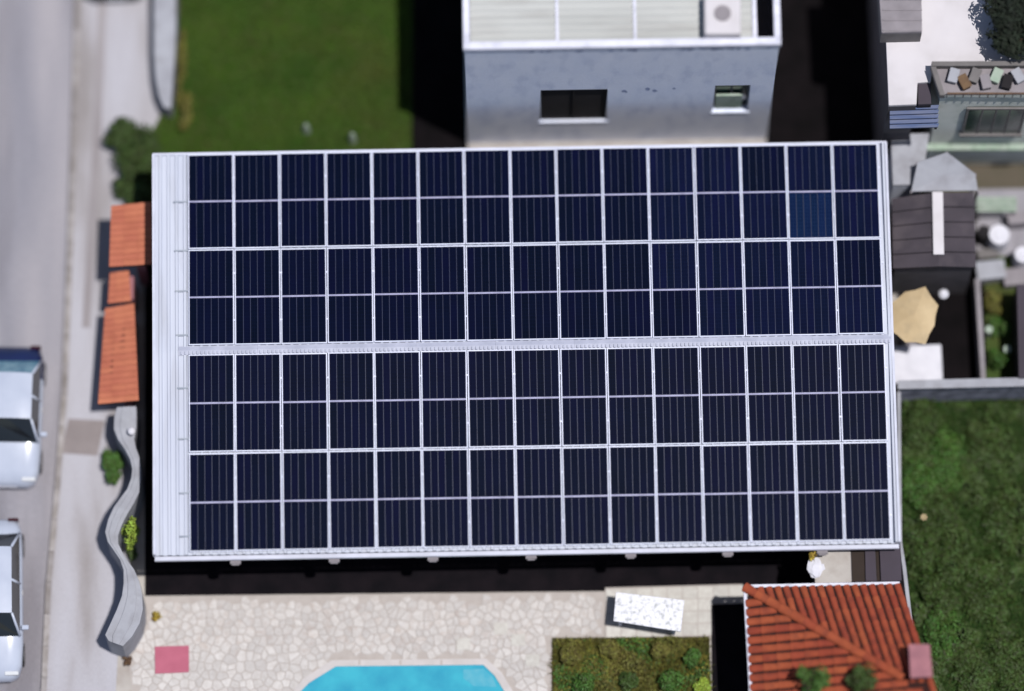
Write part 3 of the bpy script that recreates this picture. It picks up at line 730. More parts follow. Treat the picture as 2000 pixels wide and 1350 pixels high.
bush(220, 910, .30, .55, M['leaf'], 'green shrub in the outer bend of the wavy wall', 'shrubs along the wavy wall', n=2400, ry=.46, clumps=22)
bush(254, 1040, .24, 1.75, M['leaf_lime'], 'bright lime green shrub behind the lower bend of the wavy wall', 'shrubs along the wavy wall', n=700, ry=.40)
bush(255, 1080, .18, .5, M['leaf_dark'], 'dark shrub just below the lime green one behind the wavy wall', 'shrubs along the wavy wall', n=500, ry=.22)
bush(272, 300, .62, 1.0, M['leaf_dark'], 'large dark shrub beside the upper left corner of the roof', 'shrubs at the lawn corner', n=6000, ry=.85, clumps=34)
bush(236, 268, .45, .8, M['leaf_dark'], 'rounded shrub at the pavement side of the large dark shrub', 'shrubs at the lawn corner', n=3000, ry=.5, clumps=22)
bush(258, 368, .50, .8, M['leaf_dark'], 'low dark shrub just above the upper orange canopy', 'shrubs at the lawn corner', n=3500, ry=.45, clumps=24)
bush(352, 120, .22, .35, M['leaf_olive'], 'brownish low shrub along the lawn side of the curved wall', 'shrubs edging the lawn', n=600, ry=.9)
bush(362, 215, .25, .4, M['leaf_olive'], 'olive low shrub below the end of the curved wall', 'shrubs edging the lawn', n=700, ry=.6)

cw = empty('curved_wall', P(322, 100, 0)); tag(cw, 'pale low wall curving along the left edge of the lawn', 'wall')
strip([(300, -200), (300, -40), (300, 40), (300, 100), (303, 150), (309, 185), (320, 210)], [(340, -200), (342, -40), (344, 40), (342, 100), (338, 150), (336, 185), (334, 212)], 0, .85, cw.location).build('masonry', M['wavywall'], cw, bevel=.02)
for i, (x, y, lb) in enumerate([(598, 250, 'left pale garden ornament standing in the lawn'), (688, 268, 'right pale garden ornament standing in the lawn near the alley')]):
    q = P(x, y, .3); q.z = 0; o = MB().frustum((0, 0), .11, .06, 0, .4, 10).frustum((0, 0), .085, .03, .401, .6, 10).build('garden_ornament', M['palegreen'], loc=q); tag(o, lb, 'ornament', 'pale ornaments in the lawn')

# ---------------------------------------------------------------- cars
def make_car(label, L_, Wd, paint, tail=None, loc=(0, 0, 0), rz=0, rear_glass='carglass'):
    """front points to -Y"""
    t = empty('parked_car', loc, rz); tag(t, label, 'car', 'cars parked along the street')
    h = Wd / 2; f = L_ / 2
    # body: stations along y (front -f .. rear f): (y, halfwidth, z_belt, z_bottom)
    st_ = [(-f, .62, .50, .30), (-f + .10, .84, .66, .22), (-f + .35, .95, .78, .20), (-f + .9, 1.0, .90, .20), (-f + 1.15, 1.0, .95, .20), (0, 1.0, .97, .20), (f - .9, 1.0, .97, .20), (f - .35, .97, .95, .22), (f - .10, .88, .84, .28), (f, .70, .62, .34)]
    prof = [(0, 0, 1), (.55, 0, 1), (.82, -.025, 1), (.95, -.09, 1), (1.0, -.22, 1), (.985, -.5, 1)]   # (x frac, dz, )
    mb = MB(); n = len(prof); tot = 2 * n
    for (y, hw, zb, z0) in st_:
        row = [(-x * hw * h, y, max(zb + dz, z0 + .02)) for x, dz, _ in reversed(prof)] + [(x * hw * h, y, max(zb + dz, z0 + .02)) for x, dz, _ in prof[1:]]
        row = [(-.93 * hw * h, y, z0)] + row + [(.93 * hw * h, y, z0)]
        if not mb.v: m_ = len(row)
        mb.v += row
    for i in range(len(st_) - 1):
        for j in range(m_ - 1): mb.f.append((i * m_ + j, i * m_ + j + 1, (i + 1) * m_ + j + 1, (i + 1) * m_ + j)); mb.m.append(1 if (tail and i >= 6) else 0)
        mb.f.append((i * m_ + m_ - 1, i * m_, (i + 1) * m_, (i + 1) * m_ + m_ - 1)); mb.m.append(0)
    mb.f += [tuple(range(m_ - 1, -1, -1)), tuple(range((len(st_) - 1) * m_, len(st_) * m_))]; mb.m += [0, 0]
    body = mb.build('body', [paint, tail or paint], t, smooth=True)
    # cabin
    yb0, yt0 = -f + 1.02, -f + 1.50; yt1, yb1 = f - .88, f - .44
    zb, zt_ = .93, 1.43
    bw, tw = h * .93, h * .74
    def ring(y, z, wv): return [(-wv, y, z), (wv, y, z)]
    c = MB()
    roofv = []
    nn = 7
    for i in range(nn):
        u = i / (nn - 1); y = yt0 + (yt1 - yt0) * u; arch = .035 * math.sin(math.pi * u)
        for k_ in range(9):
            v = -1 + 2 * k_ / 8; roofv.append((v * tw, y, zt_ + arch + .045 * (1 - v * v) - .02 * abs(v) ** 6))
    c.add(roofv, [(i * 9 + k_, i * 9 + k_ + 1, (i + 1) * 9 + k_ + 1, (i + 1) * 9 + k_) for i in range(nn - 1) for k_ in range(8)])
    for s in (-1, 1):    # pillars
        for (ya, yb) in ((yt0, yb0), (yt1, yb1)):
            c.tube([(s * tw, ya, zt_ - .01), (s * bw, yb, zb)], .035, 6)
        c.tube([(s * tw, (yt0 + yt1) / 2, zt_ - .01), (s * bw, (yt0 + yt1) / 2, zb)], .035, 6)
    c.build('roof', paint, t, smooth=True)
    e = .012
    MB().add([(-bw, yb0, zb), (bw, yb0, zb), (tw, yt0, zt_), (0, yt0 + .0, zt_ + .03), (-tw, yt0, zt_)], [(0, 1, 2, 3, 4)]).build('windshield', M['carglass'], t)
    MB().add([(-bw, yb1, zb), (bw, yb1, zb), (tw, yt1, zt_), (0, yt1, zt_ + .03), (-tw, yt1, zt_)], [(4, 3, 2, 1, 0)]).build('rear_window', M[rear_glass], t)
    for s in (-1, 1):
        ym = (yt0 + yt1) / 2
        MB().add([(s * bw, yb0, zb), (s * bw, ym, zb), (s * tw, ym, zt_ - .01), (s * tw, yt0, zt_ - .01)], [(0, 1, 2, 3)]).build('side_window', M['carglass'], t)
        MB().add([(s * bw, ym, zb), (s * bw, yb1, zb), (s * tw, yt1, zt_ - .01), (s * tw, ym, zt_ - .01)], [(0, 1, 2, 3)]).build('side_window', M['carglass'], t)
        MB().box(-.09, .09, -.06, .06, -.05, .05).build('mirror', paint, t, loc=(s * (h + .07), yb0 + .2, .98), bevel=.03)
        MB().box(-.17, .17, -.05, .05, -.06, .06).build('headlight', M['lamp_clear'], t, loc=(s * h * .66, -f + .14, .66), bevel=.02)
        MB().box(-.13, .13, -.04, .04, -.09, .09).build('tail_light', M['lamp_red'], t, loc=(s * h * .74, f - .07, .78), bevel=.02)
        for y in (-f + .68, f - .62):
            wv = empty('wheel', (s * (h - .10), y, .30)); wv.parent = t
            tm = MB(); tv = []
            for xx, r in ((-.09, .24), (-.09, .30), (.09, .30), (.09, .24)):
                tv += [(xx, r * math.cos(6.2832 * k_ / 16), r * math.sin(6.2832 * k_ / 16)) for k_ in range(16)]
            tm.add(tv, [(a * 16 + k_, a * 16 + (k_ + 1) % 16, ((a + 1) % 4) * 16 + (k_ + 1) % 16, ((a + 1) % 4) * 16 + k_) for a in range(4) for k_ in range(16)]); tm.build('tyre', M['tyre'], wv)
            rm = MB(); rv = [(s * .07, .2 * math.cos(6.2832 * k_ / 12), .2 * math.sin(6.2832 * k_ / 12)) for k_ in range(12)] + [(s * .095, 0, 0)]
            rm.add(rv, [(k_, (k_ + 1) % 12, 12) for k_ in range(12)]); rm.build('rim', M['rim'], wv)
    for s in (-1, 1): MB().box(-.012, .012, -.07, .07, -.012, .012).build('door_handle', M['rim'], t, loc=(s * (h * 1.0), .1, .82))
    MB().box(-.25, .25, -.008, .008, -.05, .05).build('number_plate', M['white'], t, loc=(0, -f - .005, .42))
    return t
q = P(16, 806, .8); q.z = -.12
make_car('white hatchback with a sky-tinted pale blue rear window, upper of the two cars on the left', 3.55, 1.66, M['carwhite'], M['carblue'], q, R(-1), 'glass_sky')
q = P(-24, 1166, .8); q.z = -.12
make_car('pale silver car half outside the lower left corner of the frame', 4.05, 1.7, M['carwhite'], None, q, R(1.5))
q = P(222, -146, .8); q.z = 0
make_car('black car on the pavement at the top edge by the curved wall', 3.7, 1.7, M['carblack'], None, q, R(2))

# ---------------------------------------------------------------- white building at the top
PZ = 7.9
hb = empty('white_building', P(1215, 95, 0)); hb.location = P(1215, 95, PZ); hb.location.z = 0
tag(hb, 'white two-storey building with a parapet, stained wall and two windows above the solar roof', 'building')
ho = Vector(hb.location)
w0, w1 = P(905, 99, PZ) - ho, P(1526, 89, PZ) - ho
ang = math.atan2(w1.y - w0.y, w1.x - w0.x); WL = (w1 - w0).length
hb.rotation_euler = (0, 0, ang)
Mi = Matrix.Rotation(-ang, 3, 'Z')
def HL(px, py, z): return Mi @ (P(px, py, z) - ho)
a0, a1 = HL(905, 99, PZ), HL(1526, 89, PZ); X0, X1, Y0 = a0.x, a1.x, a0.y
def wall_point(px, py):     # pixel on the south wall plane -> (x, z)
    lo, hi = -2., 9.
    for _ in range(40):
        m_ = (lo + hi) / 2; v = HL(px, py, m_)
        if v.y > Y0: lo = m_
        else: hi = m_
    v = HL(px, py, lo); return v.x, lo
def wall_with_holes(x0, x1, z0, z1, holes, y, th):
    mb = MB(); xs = sorted({x0, x1, *[h[0] for h in holes], *[h[1] for h in holes]}); zs = sorted({z0, z1, *[h[2] for h in holes], *[h[3] for h in holes]})
    for i in range(len(xs) - 1):
        for j in range(len(zs) - 1):
            cx, cz = (xs[i] + xs[i + 1]) / 2, (zs[j] + zs[j + 1]) / 2
            if any(h[0] < cx < h[1] and h[2] < cz < h[3] for h in holes): continue
            mb.add([(xs[i], y, zs[j]), (xs[i + 1], y, zs[j]), (xs[i + 1], y, zs[j + 1]), (xs[i], y, zs[j + 1])], [(0, 1, 2, 3)])
    for (a, b, c, d) in holes:
        mb.add([(a, y, c), (b, y, c), (b, y, d), (a, y, d), (a, y + th, c), (b, y + th, c), (b, y + th, d), (a, y + th, d)], [(0, 4, 5, 1), (1, 5, 6, 2), (2, 6, 7, 3), (3, 7, 4, 0)])
    return mb
hA = wall_point(1056, 181); hA2 = wall_point(1184, 240)
hB = wall_point(1397, 172); hB2 = wall_point(1460, 222)
holes = [(hA[0], hA2[0], hA2[1], hA[1]), (hB[0], hB2[0], hB2[1], hB[1])]
DEP = 9.0
wm = wall_with_holes(X0 + .04, X1 - .04, 0, PZ - .2, holes, Y0 + .06, .3)
wm.add([(X0 + .04, Y0 + .06, 0), (X0 + .04, Y0 + DEP, 0), (X0 + .04, Y0 + DEP, PZ - .2), (X0 + .04, Y0 + .06, PZ - .2)], [(0, 3, 2, 1)])
wm.add([(X1 - .04, Y0 + .06, 0), (X1 - .04, Y0 + DEP, 0), (X1 - .04, Y0 + DEP, PZ - .2), (X1 - .04, Y0 + .06, PZ - .2)], [(0, 1, 2, 3)])
wm.add([(X0 + .04, Y0 + DEP, 0), (X1 - .04, Y0 + DEP, 0), (X1 - .04, Y0 + DEP, PZ - .2), (X0 + .04, Y0 + DEP, PZ - .2)], [(0, 3, 2, 1)])
wm.build('wall', M['white_wall'], hb)
for i, (a, b, c, d) in enumerate(holes):
    f = MB(); y = Y0 + (.10 if i == 0 else .2)
    f.box(a, a + .05, y, y + .05, c, d); f.box(b - .05, b, y, y + .05, c, d); f.box(a + .05, b - .05, y, y + .05, c, c + .05); f.box(a + .05, b - .05, y, y + .05, d - .05, d); f.box((a + b) / 2 - .02, (a + b) / 2 + .02, y, y + .05, c + .05, d - .05)
    f = f.build('window', M['dark'] if i == 0 else M['frame_grey'], hb)
    MB().box(a, b, y + .051, y + .06, c, d).build('pane', M['dark'] if i == 0 else M['greenglass'], f)
    MB().box(a - .04, b + .04, Y0 + .035, Y0 + .057, c - .07, c - .002).build('sill', M['white_wall'], f)
# curtain-like pale board in the lower half of the small window
a, b, c, d = holes[1]; MB().box(a + .06, b - .16, Y0 + .13, Y0 + .19, c + .02, c + (d - c) * .5).build('shutter', M['palegreen'], hb)
# parapet: four runs, butted
pt = .16
MB().box(X0, X1, Y0 + .03, Y0 + pt + .06, PZ - .199, PZ).build('parapet', M['parapet'], hb, bevel=.015)
MB().box(X0, X0 + pt, Y0 + pt + .062, Y0 + DEP, PZ - .199, PZ).build('parapet', M['parapet'], hb, bevel=.015)
MB().box(X1 - pt, X1, Y0 + pt + .062, Y0 + DEP, PZ - .199, PZ).build('parapet', M['parapet'], hb, bevel=.015)
# roof sheets inside, three bays of corrugation running across
rzf = PZ - .28
bx0 = X0 + pt + .002; bxe = HL(1470, 50, rzf).x
cuts = [bx0, HL(1088, 50, rzf).x, HL(1240, 50, rzf).x, HL(1378, 50, rzf).x, bxe]
for i in range(4):
    mb = MB(); xa, xb = cuts[i] + .012, cuts[i + 1] - .012; y = Y0 + .225; j = 0; vs = []
    while y < Y0 + DEP: vs += [(xa, y, rzf + (.035 if j % 2 else 0)), (xb, y, rzf + (.035 if j % 2 else 0))]; y += .09; j += 1
    mb.add(vs, [(2 * q_, 2 * q_ + 1, 2 * q_ + 3, 2 * q_ + 2) for q_ in range(j - 1)]); mb.build('roof_sheet', M['roofsheet'], hb)
for xc in cuts[1:4]: MB().box(xc - .035, xc + .035, Y0 + .225, Y0 + DEP, rzf + .036, rzf + .06).build('seam_strip', M['parapet'], hb)
sh = MB(); sh.box(bxe + .002, X1 - pt - .002, Y0 + .225, Y0 + DEP, rzf - 1.2, rzf - 1.15); sh.build('light_well', M['dark'], hb)
MB().box(bxe, bxe + .1, Y0 + .225, Y0 + DEP, rzf - 1.1, rzf + .06).build('well_edge', M['parapet'], hb)
# mildew patches just below the parapet, streaks in the paint
srr = random.Random(4)
stn = MB()
for i in range(46):
    x = srr.uniform(X0 + .9, X1 - .2) if i < 26 else srr.gauss((HL(1400, 100, PZ).x), .35); w_ = srr.uniform(.03, .13); z = PZ - .2 - srr.uniform(.0, .10); hh = srr.uniform(.05, .26)
    q_ = []
    for k_ in range(7):
        a = 6.283 * k_ / 7; q_.append((x + math.cos(a) * w_ * srr.uniform(.6, 1.1), Y0 + .055, z - hh / 2 + math.sin(a) * hh / 2 * srr.uniform(.6, 1.1)))
    stn.add(q_, [tuple(range(7))])
for cx, cz, sx, sz, k0 in [(*wall_point(1218, 183), .06, .12, 2), (*wall_point(1285, 180), .40, .14, 4)]:
    for _ in range(k0):
        x, z = srr.gauss(cx, sx * .6), srr.gauss(cz, sz * .6); w_ = srr.uniform(.03, .08)
        stn.add([(x + math.cos(6.283 * k_ / 7) * w_ * srr.uniform(.6, 1.1), Y0 + .057, z + math.sin(6.283 * k_ / 7) * w_ * 2 * srr.uniform(.6, 1.1)) for k_ in range(7)], [tuple(range(7))])
stn.build('mildew', mat('mildew_patch', (.40, .46, .66), (.26, .31, .48), 5), hb)['kind'] = 'stuff'
# water tank on its roof
tk = empty('roof_tank', ho); q = P(1412, 30, PZ + .5); tk.location = (q.x, q.y, rzf + .06)
tag(tk, 'square white water tank on the right part of the white building roof', 'water tank')
MB().box(-.44, .44, -.42, .6, 0, .55).build('tank', M['whiteroof'], tk, bevel=.06); MB().frustum((0, .1), .2, .2, .551, .60, 14).build('lid', M['grey'], tk)
MB().tube([(-.3, -.43, .1), (-.3, -.55, .05), (.35, -.55, .05), (.35, -.43, .1)], .03).build('pipe', M['dark'], tk)

# ---------------------------------------------------------------- neighbours at the upper right
def building(name, label, cat, pts, z1, wall, roof, z0=0, th=.12, over=None):
    t = empty(name, P(*pts[0], z1)); t.location.z = 0; tag(t, label, cat)
    mb = MB(); mb.prism(rel(pts, z1, t.location), z0, z1 - th); mb.build('wall', wall, t)
    mb = MB(); mb.prism(rel(over or pts, z1, t.location), z1 - th + .002, z1); mb.build('roof', roof, t, bevel=.01); return t
wb = building('white_roof_building', 'building with a broad flat white roof in the upper right corner', 'building', [(1706, -500), (2300, -500), (2300, 120), (1822, 122), (1818, 160), (1792, 162), (1790, 204), (1736, 206)], 5.6, M['wall_dark'], M['whiteroof'])  # dark wall colour paints in shade on the alley side
hut = building('roof_hut', 'grey ribbed box on the white flat roof', 'hut', [(1712, -90), (1798, -90), (1801, 62), (1722, 64)], 6.4, M['frame_grey'], M['grey'], z0=5.6)
for i in range(7):
    yy = P(1722, 62 - i * 20, 6.42) - hut.location; MB().box(yy.x + .03, yy.x + .98, yy.y + .02, yy.y + .06, 6.401, 6.425).build('rib', M['grey'], hut)
tree(2012, 42, 6.5, 1.1, .8, mat('leaf_painted_shade', (.008, .012, .008), (.012, .018, .010), 2, island=.4), 'shade-coloured tree crown overhanging the right end of the white flat roof', 7000, .09, 31, None, (1.6, 0))  # near-black leaf colour paints in the shade of this corner
aw = empty('blue_awning', P(1787, 228, 3.6)); aw.location.z = 0; tag(aw, 'blue grey slatted awning below the white flat roof', 'awning')
for i in range(5):
    q = pxy([(1738, 208 + i * 9), (1834, 205 + i * 9), (1832, 212 + i * 9), (1738, 215 + i * 9)], 5.2 - i * .05)
    mb = MB(); mb.prism([(v.x - aw.location.x, v.y - aw.location.y) for v in q], 5.14 - i * .05, 5.2 - i * .05, cap_bottom=True); mb.build('slat', M['blue'], aw)
for xx in (1742, 1828):
    q = P(xx, 228, 5.1) - aw.location; MB().box(q.x - .03, q.x + .03, q.y - .25, q.y + .3, 4.86, 4.93).build('bracket', M['dark'], aw)
vb = building('vent_box', 'dark ventilation box in the step of the white roof building', 'vent box', [(1793, 163), (1817, 163), (1819, 203), (1793, 204)], 5.5, M['dark'], M['metaldark'], z0=5.0)

cg = building('cream_building', 'cream green house with a cluttered roof terrace and one wide green window', 'building', [(1838, 184), (2300, 180), (2300, 124), (1822, 126)], 5.9, M['cream'], M['grey'])
co = cg.location
gx = P(1838, 184, 5.9) - co
yS = gx.y
def on_wall(px, py, t, px0, py0, z1):
    base = P(px0, py0, z1); lo, hi = -1., z1 + .5
    for _ in range(40):
        m_ = (lo + hi) / 2
        if P(px, py, m_).y > base.y: lo = m_
        else: hi = m_
    v = P(px, py, lo) - t.location; return v.x, lo
a, d = on_wall(1893, 210, cg, 1838, 184, 5.9); b, c = on_wall(1988, 256, cg, 1838, 184, 5.9)
f = MB(); y = yS - .05
f.box(a - .06, b + .06, y - .02, y + .03, d, d + .08); f.box(a - .06, a, y - .02, y + .03, c, d - .002); f.box(b, b + .06, y - .02, y + .03, c, d - .002); f.box(a - .1, b + .1, y - .08, y + .03, c - .1, c - .002)
for i in range(1, 4): f.box(a + (b - a) * i / 4 - .02, a + (b - a) * i / 4 + .02, y - .02, y + .03, c, d - .002)
f = f.build('window', M['frame_grey'], cg); MB().box(a, b, y - .005, y + .02, c, d - .002).build('pane', M['greenglass'], f)
# dark border parapet and cornice
for pts in ([(1820, 120), (2300, 118), (2300, 127), (1820, 129)], [(1818, 130), (1828, 130), (1846, 186), (1836, 186)]):
    mb = MB(); mb.prism(rel(pts, 6.15, co), 5.9, 6.15); mb.build('parapet', M['frame_grey'], cg)
x_, z_ = on_wall(1900, 282, cg, 1838, 184, 5.9)
MB().box(gx.x - .1, gx.x + 4, yS - .16, yS - .004, z_ - .1, z_ + .06).build('ledge', M['palegreen'], cg)
a, d = on_wall(1938, 322, cg, 1838, 184, 5.9); b, c = on_wall(1966, 345, cg, 1838, 184, 5.9)
v_ = MB().box(a, b, yS - .03, yS - .004, max(c, .1), d).build('vent', M['dark'], cg)
# clutter on its terrace
crr = random.Random(8)
names = [('crate', 'wavywall', 'pale'), ('crate', 'leaf_brown', 'brown'), ('crate', 'frame_grey', 'grey'), ('crate', 'grey', 'grey'), ('crate', 'palegreen', 'greenish'), ('crate', 'dark', 'black'), ('crate', 'wavywall', 'pale')]
for i in range(7):
    q = P(1862 + i * 21, 150 + (i % 2) * 12, 6.0); q.z = 5.9
    o = MB().box(-.10, .10, -.16, .16, 0, .22).box(-.12, .12, -.18, .18, .221, .24).build('crate', M[names[i][1]], loc=q, bevel=.01); o.rotation_euler.z = crr.uniform(-.5, .5)
    tag(o, f'{names[i][2]} box on the cluttered roof terrace, {ordn(i)} from the left', 'crate', 'boxes on the cluttered roof terrace')
rl = empty('terrace_railing', P(1850, 184, 5.9)); tag(rl, 'low terrace railing above the green window', 'railing')
q0 = P(1850, 183, 6.2) - rl.location; 
MB().box(q0.x, q0.x + 2.2, q0.y - .02, q0.y + .02, .3, .33).build('top_rail', M['leaf_brown'], rl)
for i in range(12): MB().box(q0.x + i * .2 - .012, q0.x + i * .2 + .012, q0.y - .012, q0.y + .012, 0, .2995).build('baluster', M['frame_grey'], rl)

# side wing, tarps and sheds
building('side_wing', 'low pale blue wing below the blue awning', 'building', [(1740, 262), (1815, 260), (1800, 360), (1744, 362)], 2.6, M['white_wall'], M['wavywall'])
tp = empty('white_tarp', P(1845, 340, 2.9)); tag(tp, 'white sheet roof sagging between the wing and the cream house', 'tarp')
a = [P(x, y, z) - tp.location for x, y, z in [(1792, 318, 3.2), (1850, 298, 3.3), (1905, 340, 2.9), (1910, 372, 2.7), (1780, 374, 2.75)]]
ctr = sum(a, Vector()) / 5 - Vector((0, 0, .08)); mb = MB()
mb.add([*a, ctr], [(i, 5, (i + 1) % 5) for i in range(5)]); o = mb.build('sheet', M['wavywall'], tp); so = o.modifiers.new('s', 'SOLIDIFY'); so.thickness = .03
for v in a: MB().box(v.x - .025, v.x + .025, v.y - .025, v.y + .025, -tp.location.z, v.z - .03).build('post', M['grey'], tp)

sh_ = empty('dark_shed', P(1822, 450, 2.7)); sh_.location.z = 0; tag(sh_, 'shed with a dark gabled roof and a white ridge strip', 'shed')
so_ = sh_.location
e0, e1, e2, e3 = [P(x, y, 2.6) - so_ for x, y in [(1742, 388), (1902, 376), (1906, 524), (1744, 526)]]
m0, m1 = P(1829, 376, 2.85) - so_, P(1834, 522, 2.85) - so_
def slope(parts, nm, A_, B_, C_, D_, nn, m_, par):
    for i in range(nn):
        f0, f1 = i / nn, (i + .96) / nn
        q = [A_.lerp(D_, f0), B_.lerp(C_, f0), B_.lerp(C_, f1), A_.lerp(D_, f1)]
        q2 = [v + Vector((0, 0, .035 if k_ in (2, 3) else .0)) for k_, v in enumerate(q)]
        mb = MB(); mb.add(q2 + [v - Vector((0, 0, .03)) for v in q], [(0, 1, 2, 3), (7, 6, 5, 4), (0, 4, 5, 1), (1, 5, 6, 2), (2, 6, 7, 3), (3, 7, 4, 0)]); mb.build(nm, m_, par)
slope(None, 'roof_sheet', e0, m0, m1, e3, 5, M['fibre'], sh_); slope(None, 'roof_sheet', m0, e1, e2, m1, 5, M['fibre'], sh_)
r0, r1 = P(1831, 376, 2.9) - so_, P(1834, 498, 2.9) - so_
MB().box(r0.x - .13, r0.x + .13, r1.y, r0.y, 2.90, 2.95).build('ridge_strip', M['whiteroof'], sh_)
mb = MB(); mb.prism([(v.x * .93, v.y * .93) for v in (e0, e1, e2, e3)], 0, 2.5); mb.build('wall', M['wall_dark'], sh_)

sheet('neighbour_yard', [(1752, 500), (1922, 500), (1926, 742), (1754, 745)], .03, M['shadeground'])  # shade around the parasol painted in as dark ground
sheet('neighbour_garden', [(1922, 500), (2300, 500), (2300, 742), (1926, 744)], .03, M['lawn'])
# parasol
pa = empty('parasol', P(1787, 615, 2.3)); pa.location.z = 0; tag(pa, 'beige canvas parasol beside the right edge of the white roof', 'parasol')
pcr = []
for i in range(8):
    a = R(22.5 + 45 * i); pk = (.80, .90, .74, .86, .92, .78, .84, .66)[i]; pcr.append(Vector((math.cos(a) * .80 * pk, math.sin(a) * .92 * pk, 2.15)))
for i in range(8):
    a_, b_ = pcr[i], pcr[(i + 1) % 8]; md = (a_ + b_) / 2 * .96; md.z = 2.17
    mb = MB(); mb.add([(0, 0, 2.42), a_, md, b_, (0, 0, 2.40), a_ - Vector((0, 0, .012)), md - Vector((0, 0, .012)), b_ - Vector((0, 0, .012))], [(0, 1, 2), (0, 2, 3), (4, 6, 5), (4, 7, 6), (1, 5, 6, 2), (2, 6, 7, 3)]); mb.build('canopy_panel', M['canvas'], pa)
    MB().tube([(0, 0, 2.39), a_ * 1.0 - Vector((0, 0, .02))], .008, 4).build('rib', M['bark'], pa)
MB().tube([(0, 0, 0), (0, 0, 2.38)], .025, 8).build('pole', M['bark'], pa); MB().frustum((0, 0), .25, .22, .03, .1, 14).build('base', M['grey'], pa)
o = MB(); o.prism(rel([(1740, 676), (1838, 672), (1842, 746), (1742, 748)], .6, P(1790, 710, 0)), 0, .6); o = o.build('white_platform', M['white'], loc=P(1790, 710, 0), bevel=.03); tag(o, 'low white platform below the beige parasol', 'platform')
gl = empty('post_lamp', P(1843, 574, 1.6)); gl.location.z = 0; tag(gl, 'small round white lamp on a post at the right of the parasol', 'lamp')
MB().tube([(0, 0, 0), (0, 0, 1.5)], .02, 6).build('post', M['dark'], gl)
MB().frustum((0, 0), .07, .13, 1.5, 1.6, 12).frustum((0, 0), .13, .06, 1.601, 1.68, 12).build('lamp_shade', M['white'], gl)
fw = empty('boundary_wall', P(1915, 650, 1.0)); fw.location.z = 0; tag(fw, 'thin grey boundary wall left of the narrow planted strip', 'wall')
mb = MB(); mb.prism(rel([(1904, 545), (1914, 545), (1926, 742), (1916, 744)], .9, fw.location), 0, .9); mb.build('masonry', M['grey'], fw)
for x, y, r, h, m_, lb in [(1945, 590, .3, .6, 'leaf_olive', 'olive shrub at the top of the narrow planted strip'), (1955, 640, .3, .6, 'leaf', 'green shrub in the middle of the narrow planted strip'), (1952, 700, .32, .7, 'leaf', 'green shrub at the bottom of the narrow planted strip')]:
    bush(x, y, r, h, M[m_], lb, 'shrubs in the narrow strip behind the low wall', n=900)
for x, y, s, lb in [(1932, 642, .1, 'upper white pot in the narrow planted strip'), (1968, 680, .1, 'lower pale pot in the narrow planted strip')]:
    q = P(x, y, .7); q.z = .03; o = MB().frustum((0, 0), s * .7, s, 0, .6, 12).frustum((0, 0), s * .85, s * .85, .601, .61, 12, 0).build('flower_pot', M['palegreen'], loc=q); tag(o, lb, 'flower pot', 'pots in the narrow planted strip')
bd = building('black_shed', 'black shed at the right edge beside the narrow planted strip', 'shed', [(1986, 555), (2200, 555), (2200, 738), (1990, 738)], 1.6, M['dark'], M['metaldark'])
# backyard clutter
gb_ = P(1947, 399, 1.0)
aw2 = empty('green_bench', (gb_.x, gb_.y, 0)); tag(aw2, 'pale green slatted bench right of the dark shed roof', 'bench')
for i in range(5): MB().box(-.5, .5, -.19 + i * .08, -.13 + i * .08, .96, 1.0).build('slat', M['palegreen'], aw2)
for sx in (-.44, .44):
    for sy in (-.14, .14): MB().box(sx - .03, sx + .03, sy - .03, sy + .03, 0, .959).build('leg', M['grey'], aw2)
def drum(px, py, z, r, m_, lb):
    q = P(px, py, z); q.z = 0; t = empty('barrel', q); tag(t, lb, 'barrel', 'barrels in the backyard at the right edge')
    MB().frustum((0, 0), r * .92, r, 0, z * .5, 14).frustum((0, 0), r, r * .92, z * .5 + .001, z, 14).build('drum', m_, t); MB().frustum((0, 0), r * .5, r * .45, z + .001, z + .04, 12).build('lid', m_, t)
drum(1952, 458, .9, .28, M['white'], 'white barrel below the pale green bench'); drum(1998, 497, .9, .22, M['white'], 'cream barrel at the right frame edge'); drum(1922, 452, .8, .18, M['dark'], 'black barrel between the dark shed and the white barrel')
sheet('back_court', [(1905, 370), (2300, 365), (2300, 560), (1905, 560)], .026, M['asphalt'])
for x, y, wx, wy, h, m_, lb in [(1935, 527, .34, .22, .5, 'wavywall', 'pale grey crate at the lower left of the backyard'), (1985, 540, .3, .2, .4, 'grey', 'grey crate at the lower right of the backyard'), (1990, 425, .26, .14, .6, 'grey', 'grey crate below the right end of the green bench'), (1930, 495, .25, .1, .3, 'frame_grey', 'dark grey crate above the pale grey one')]:
    q = P(x, y, h); q.z = .026
    o = MB().box(-wx, wx, -wy, wy, 0, h - .03).box(-wx - .02, wx + .02, -wy - .02, wy + .02, h - .029, h).build('crate', M[m_], loc=q, bevel=.015); o.rotation_euler.z = .1; tag(o, lb, 'crate', 'crates in the backyard')
bush(1765, 378, .2, .5, M['leaf_dark'], 'small dark plant at the top left corner of the dark shed', n=300)

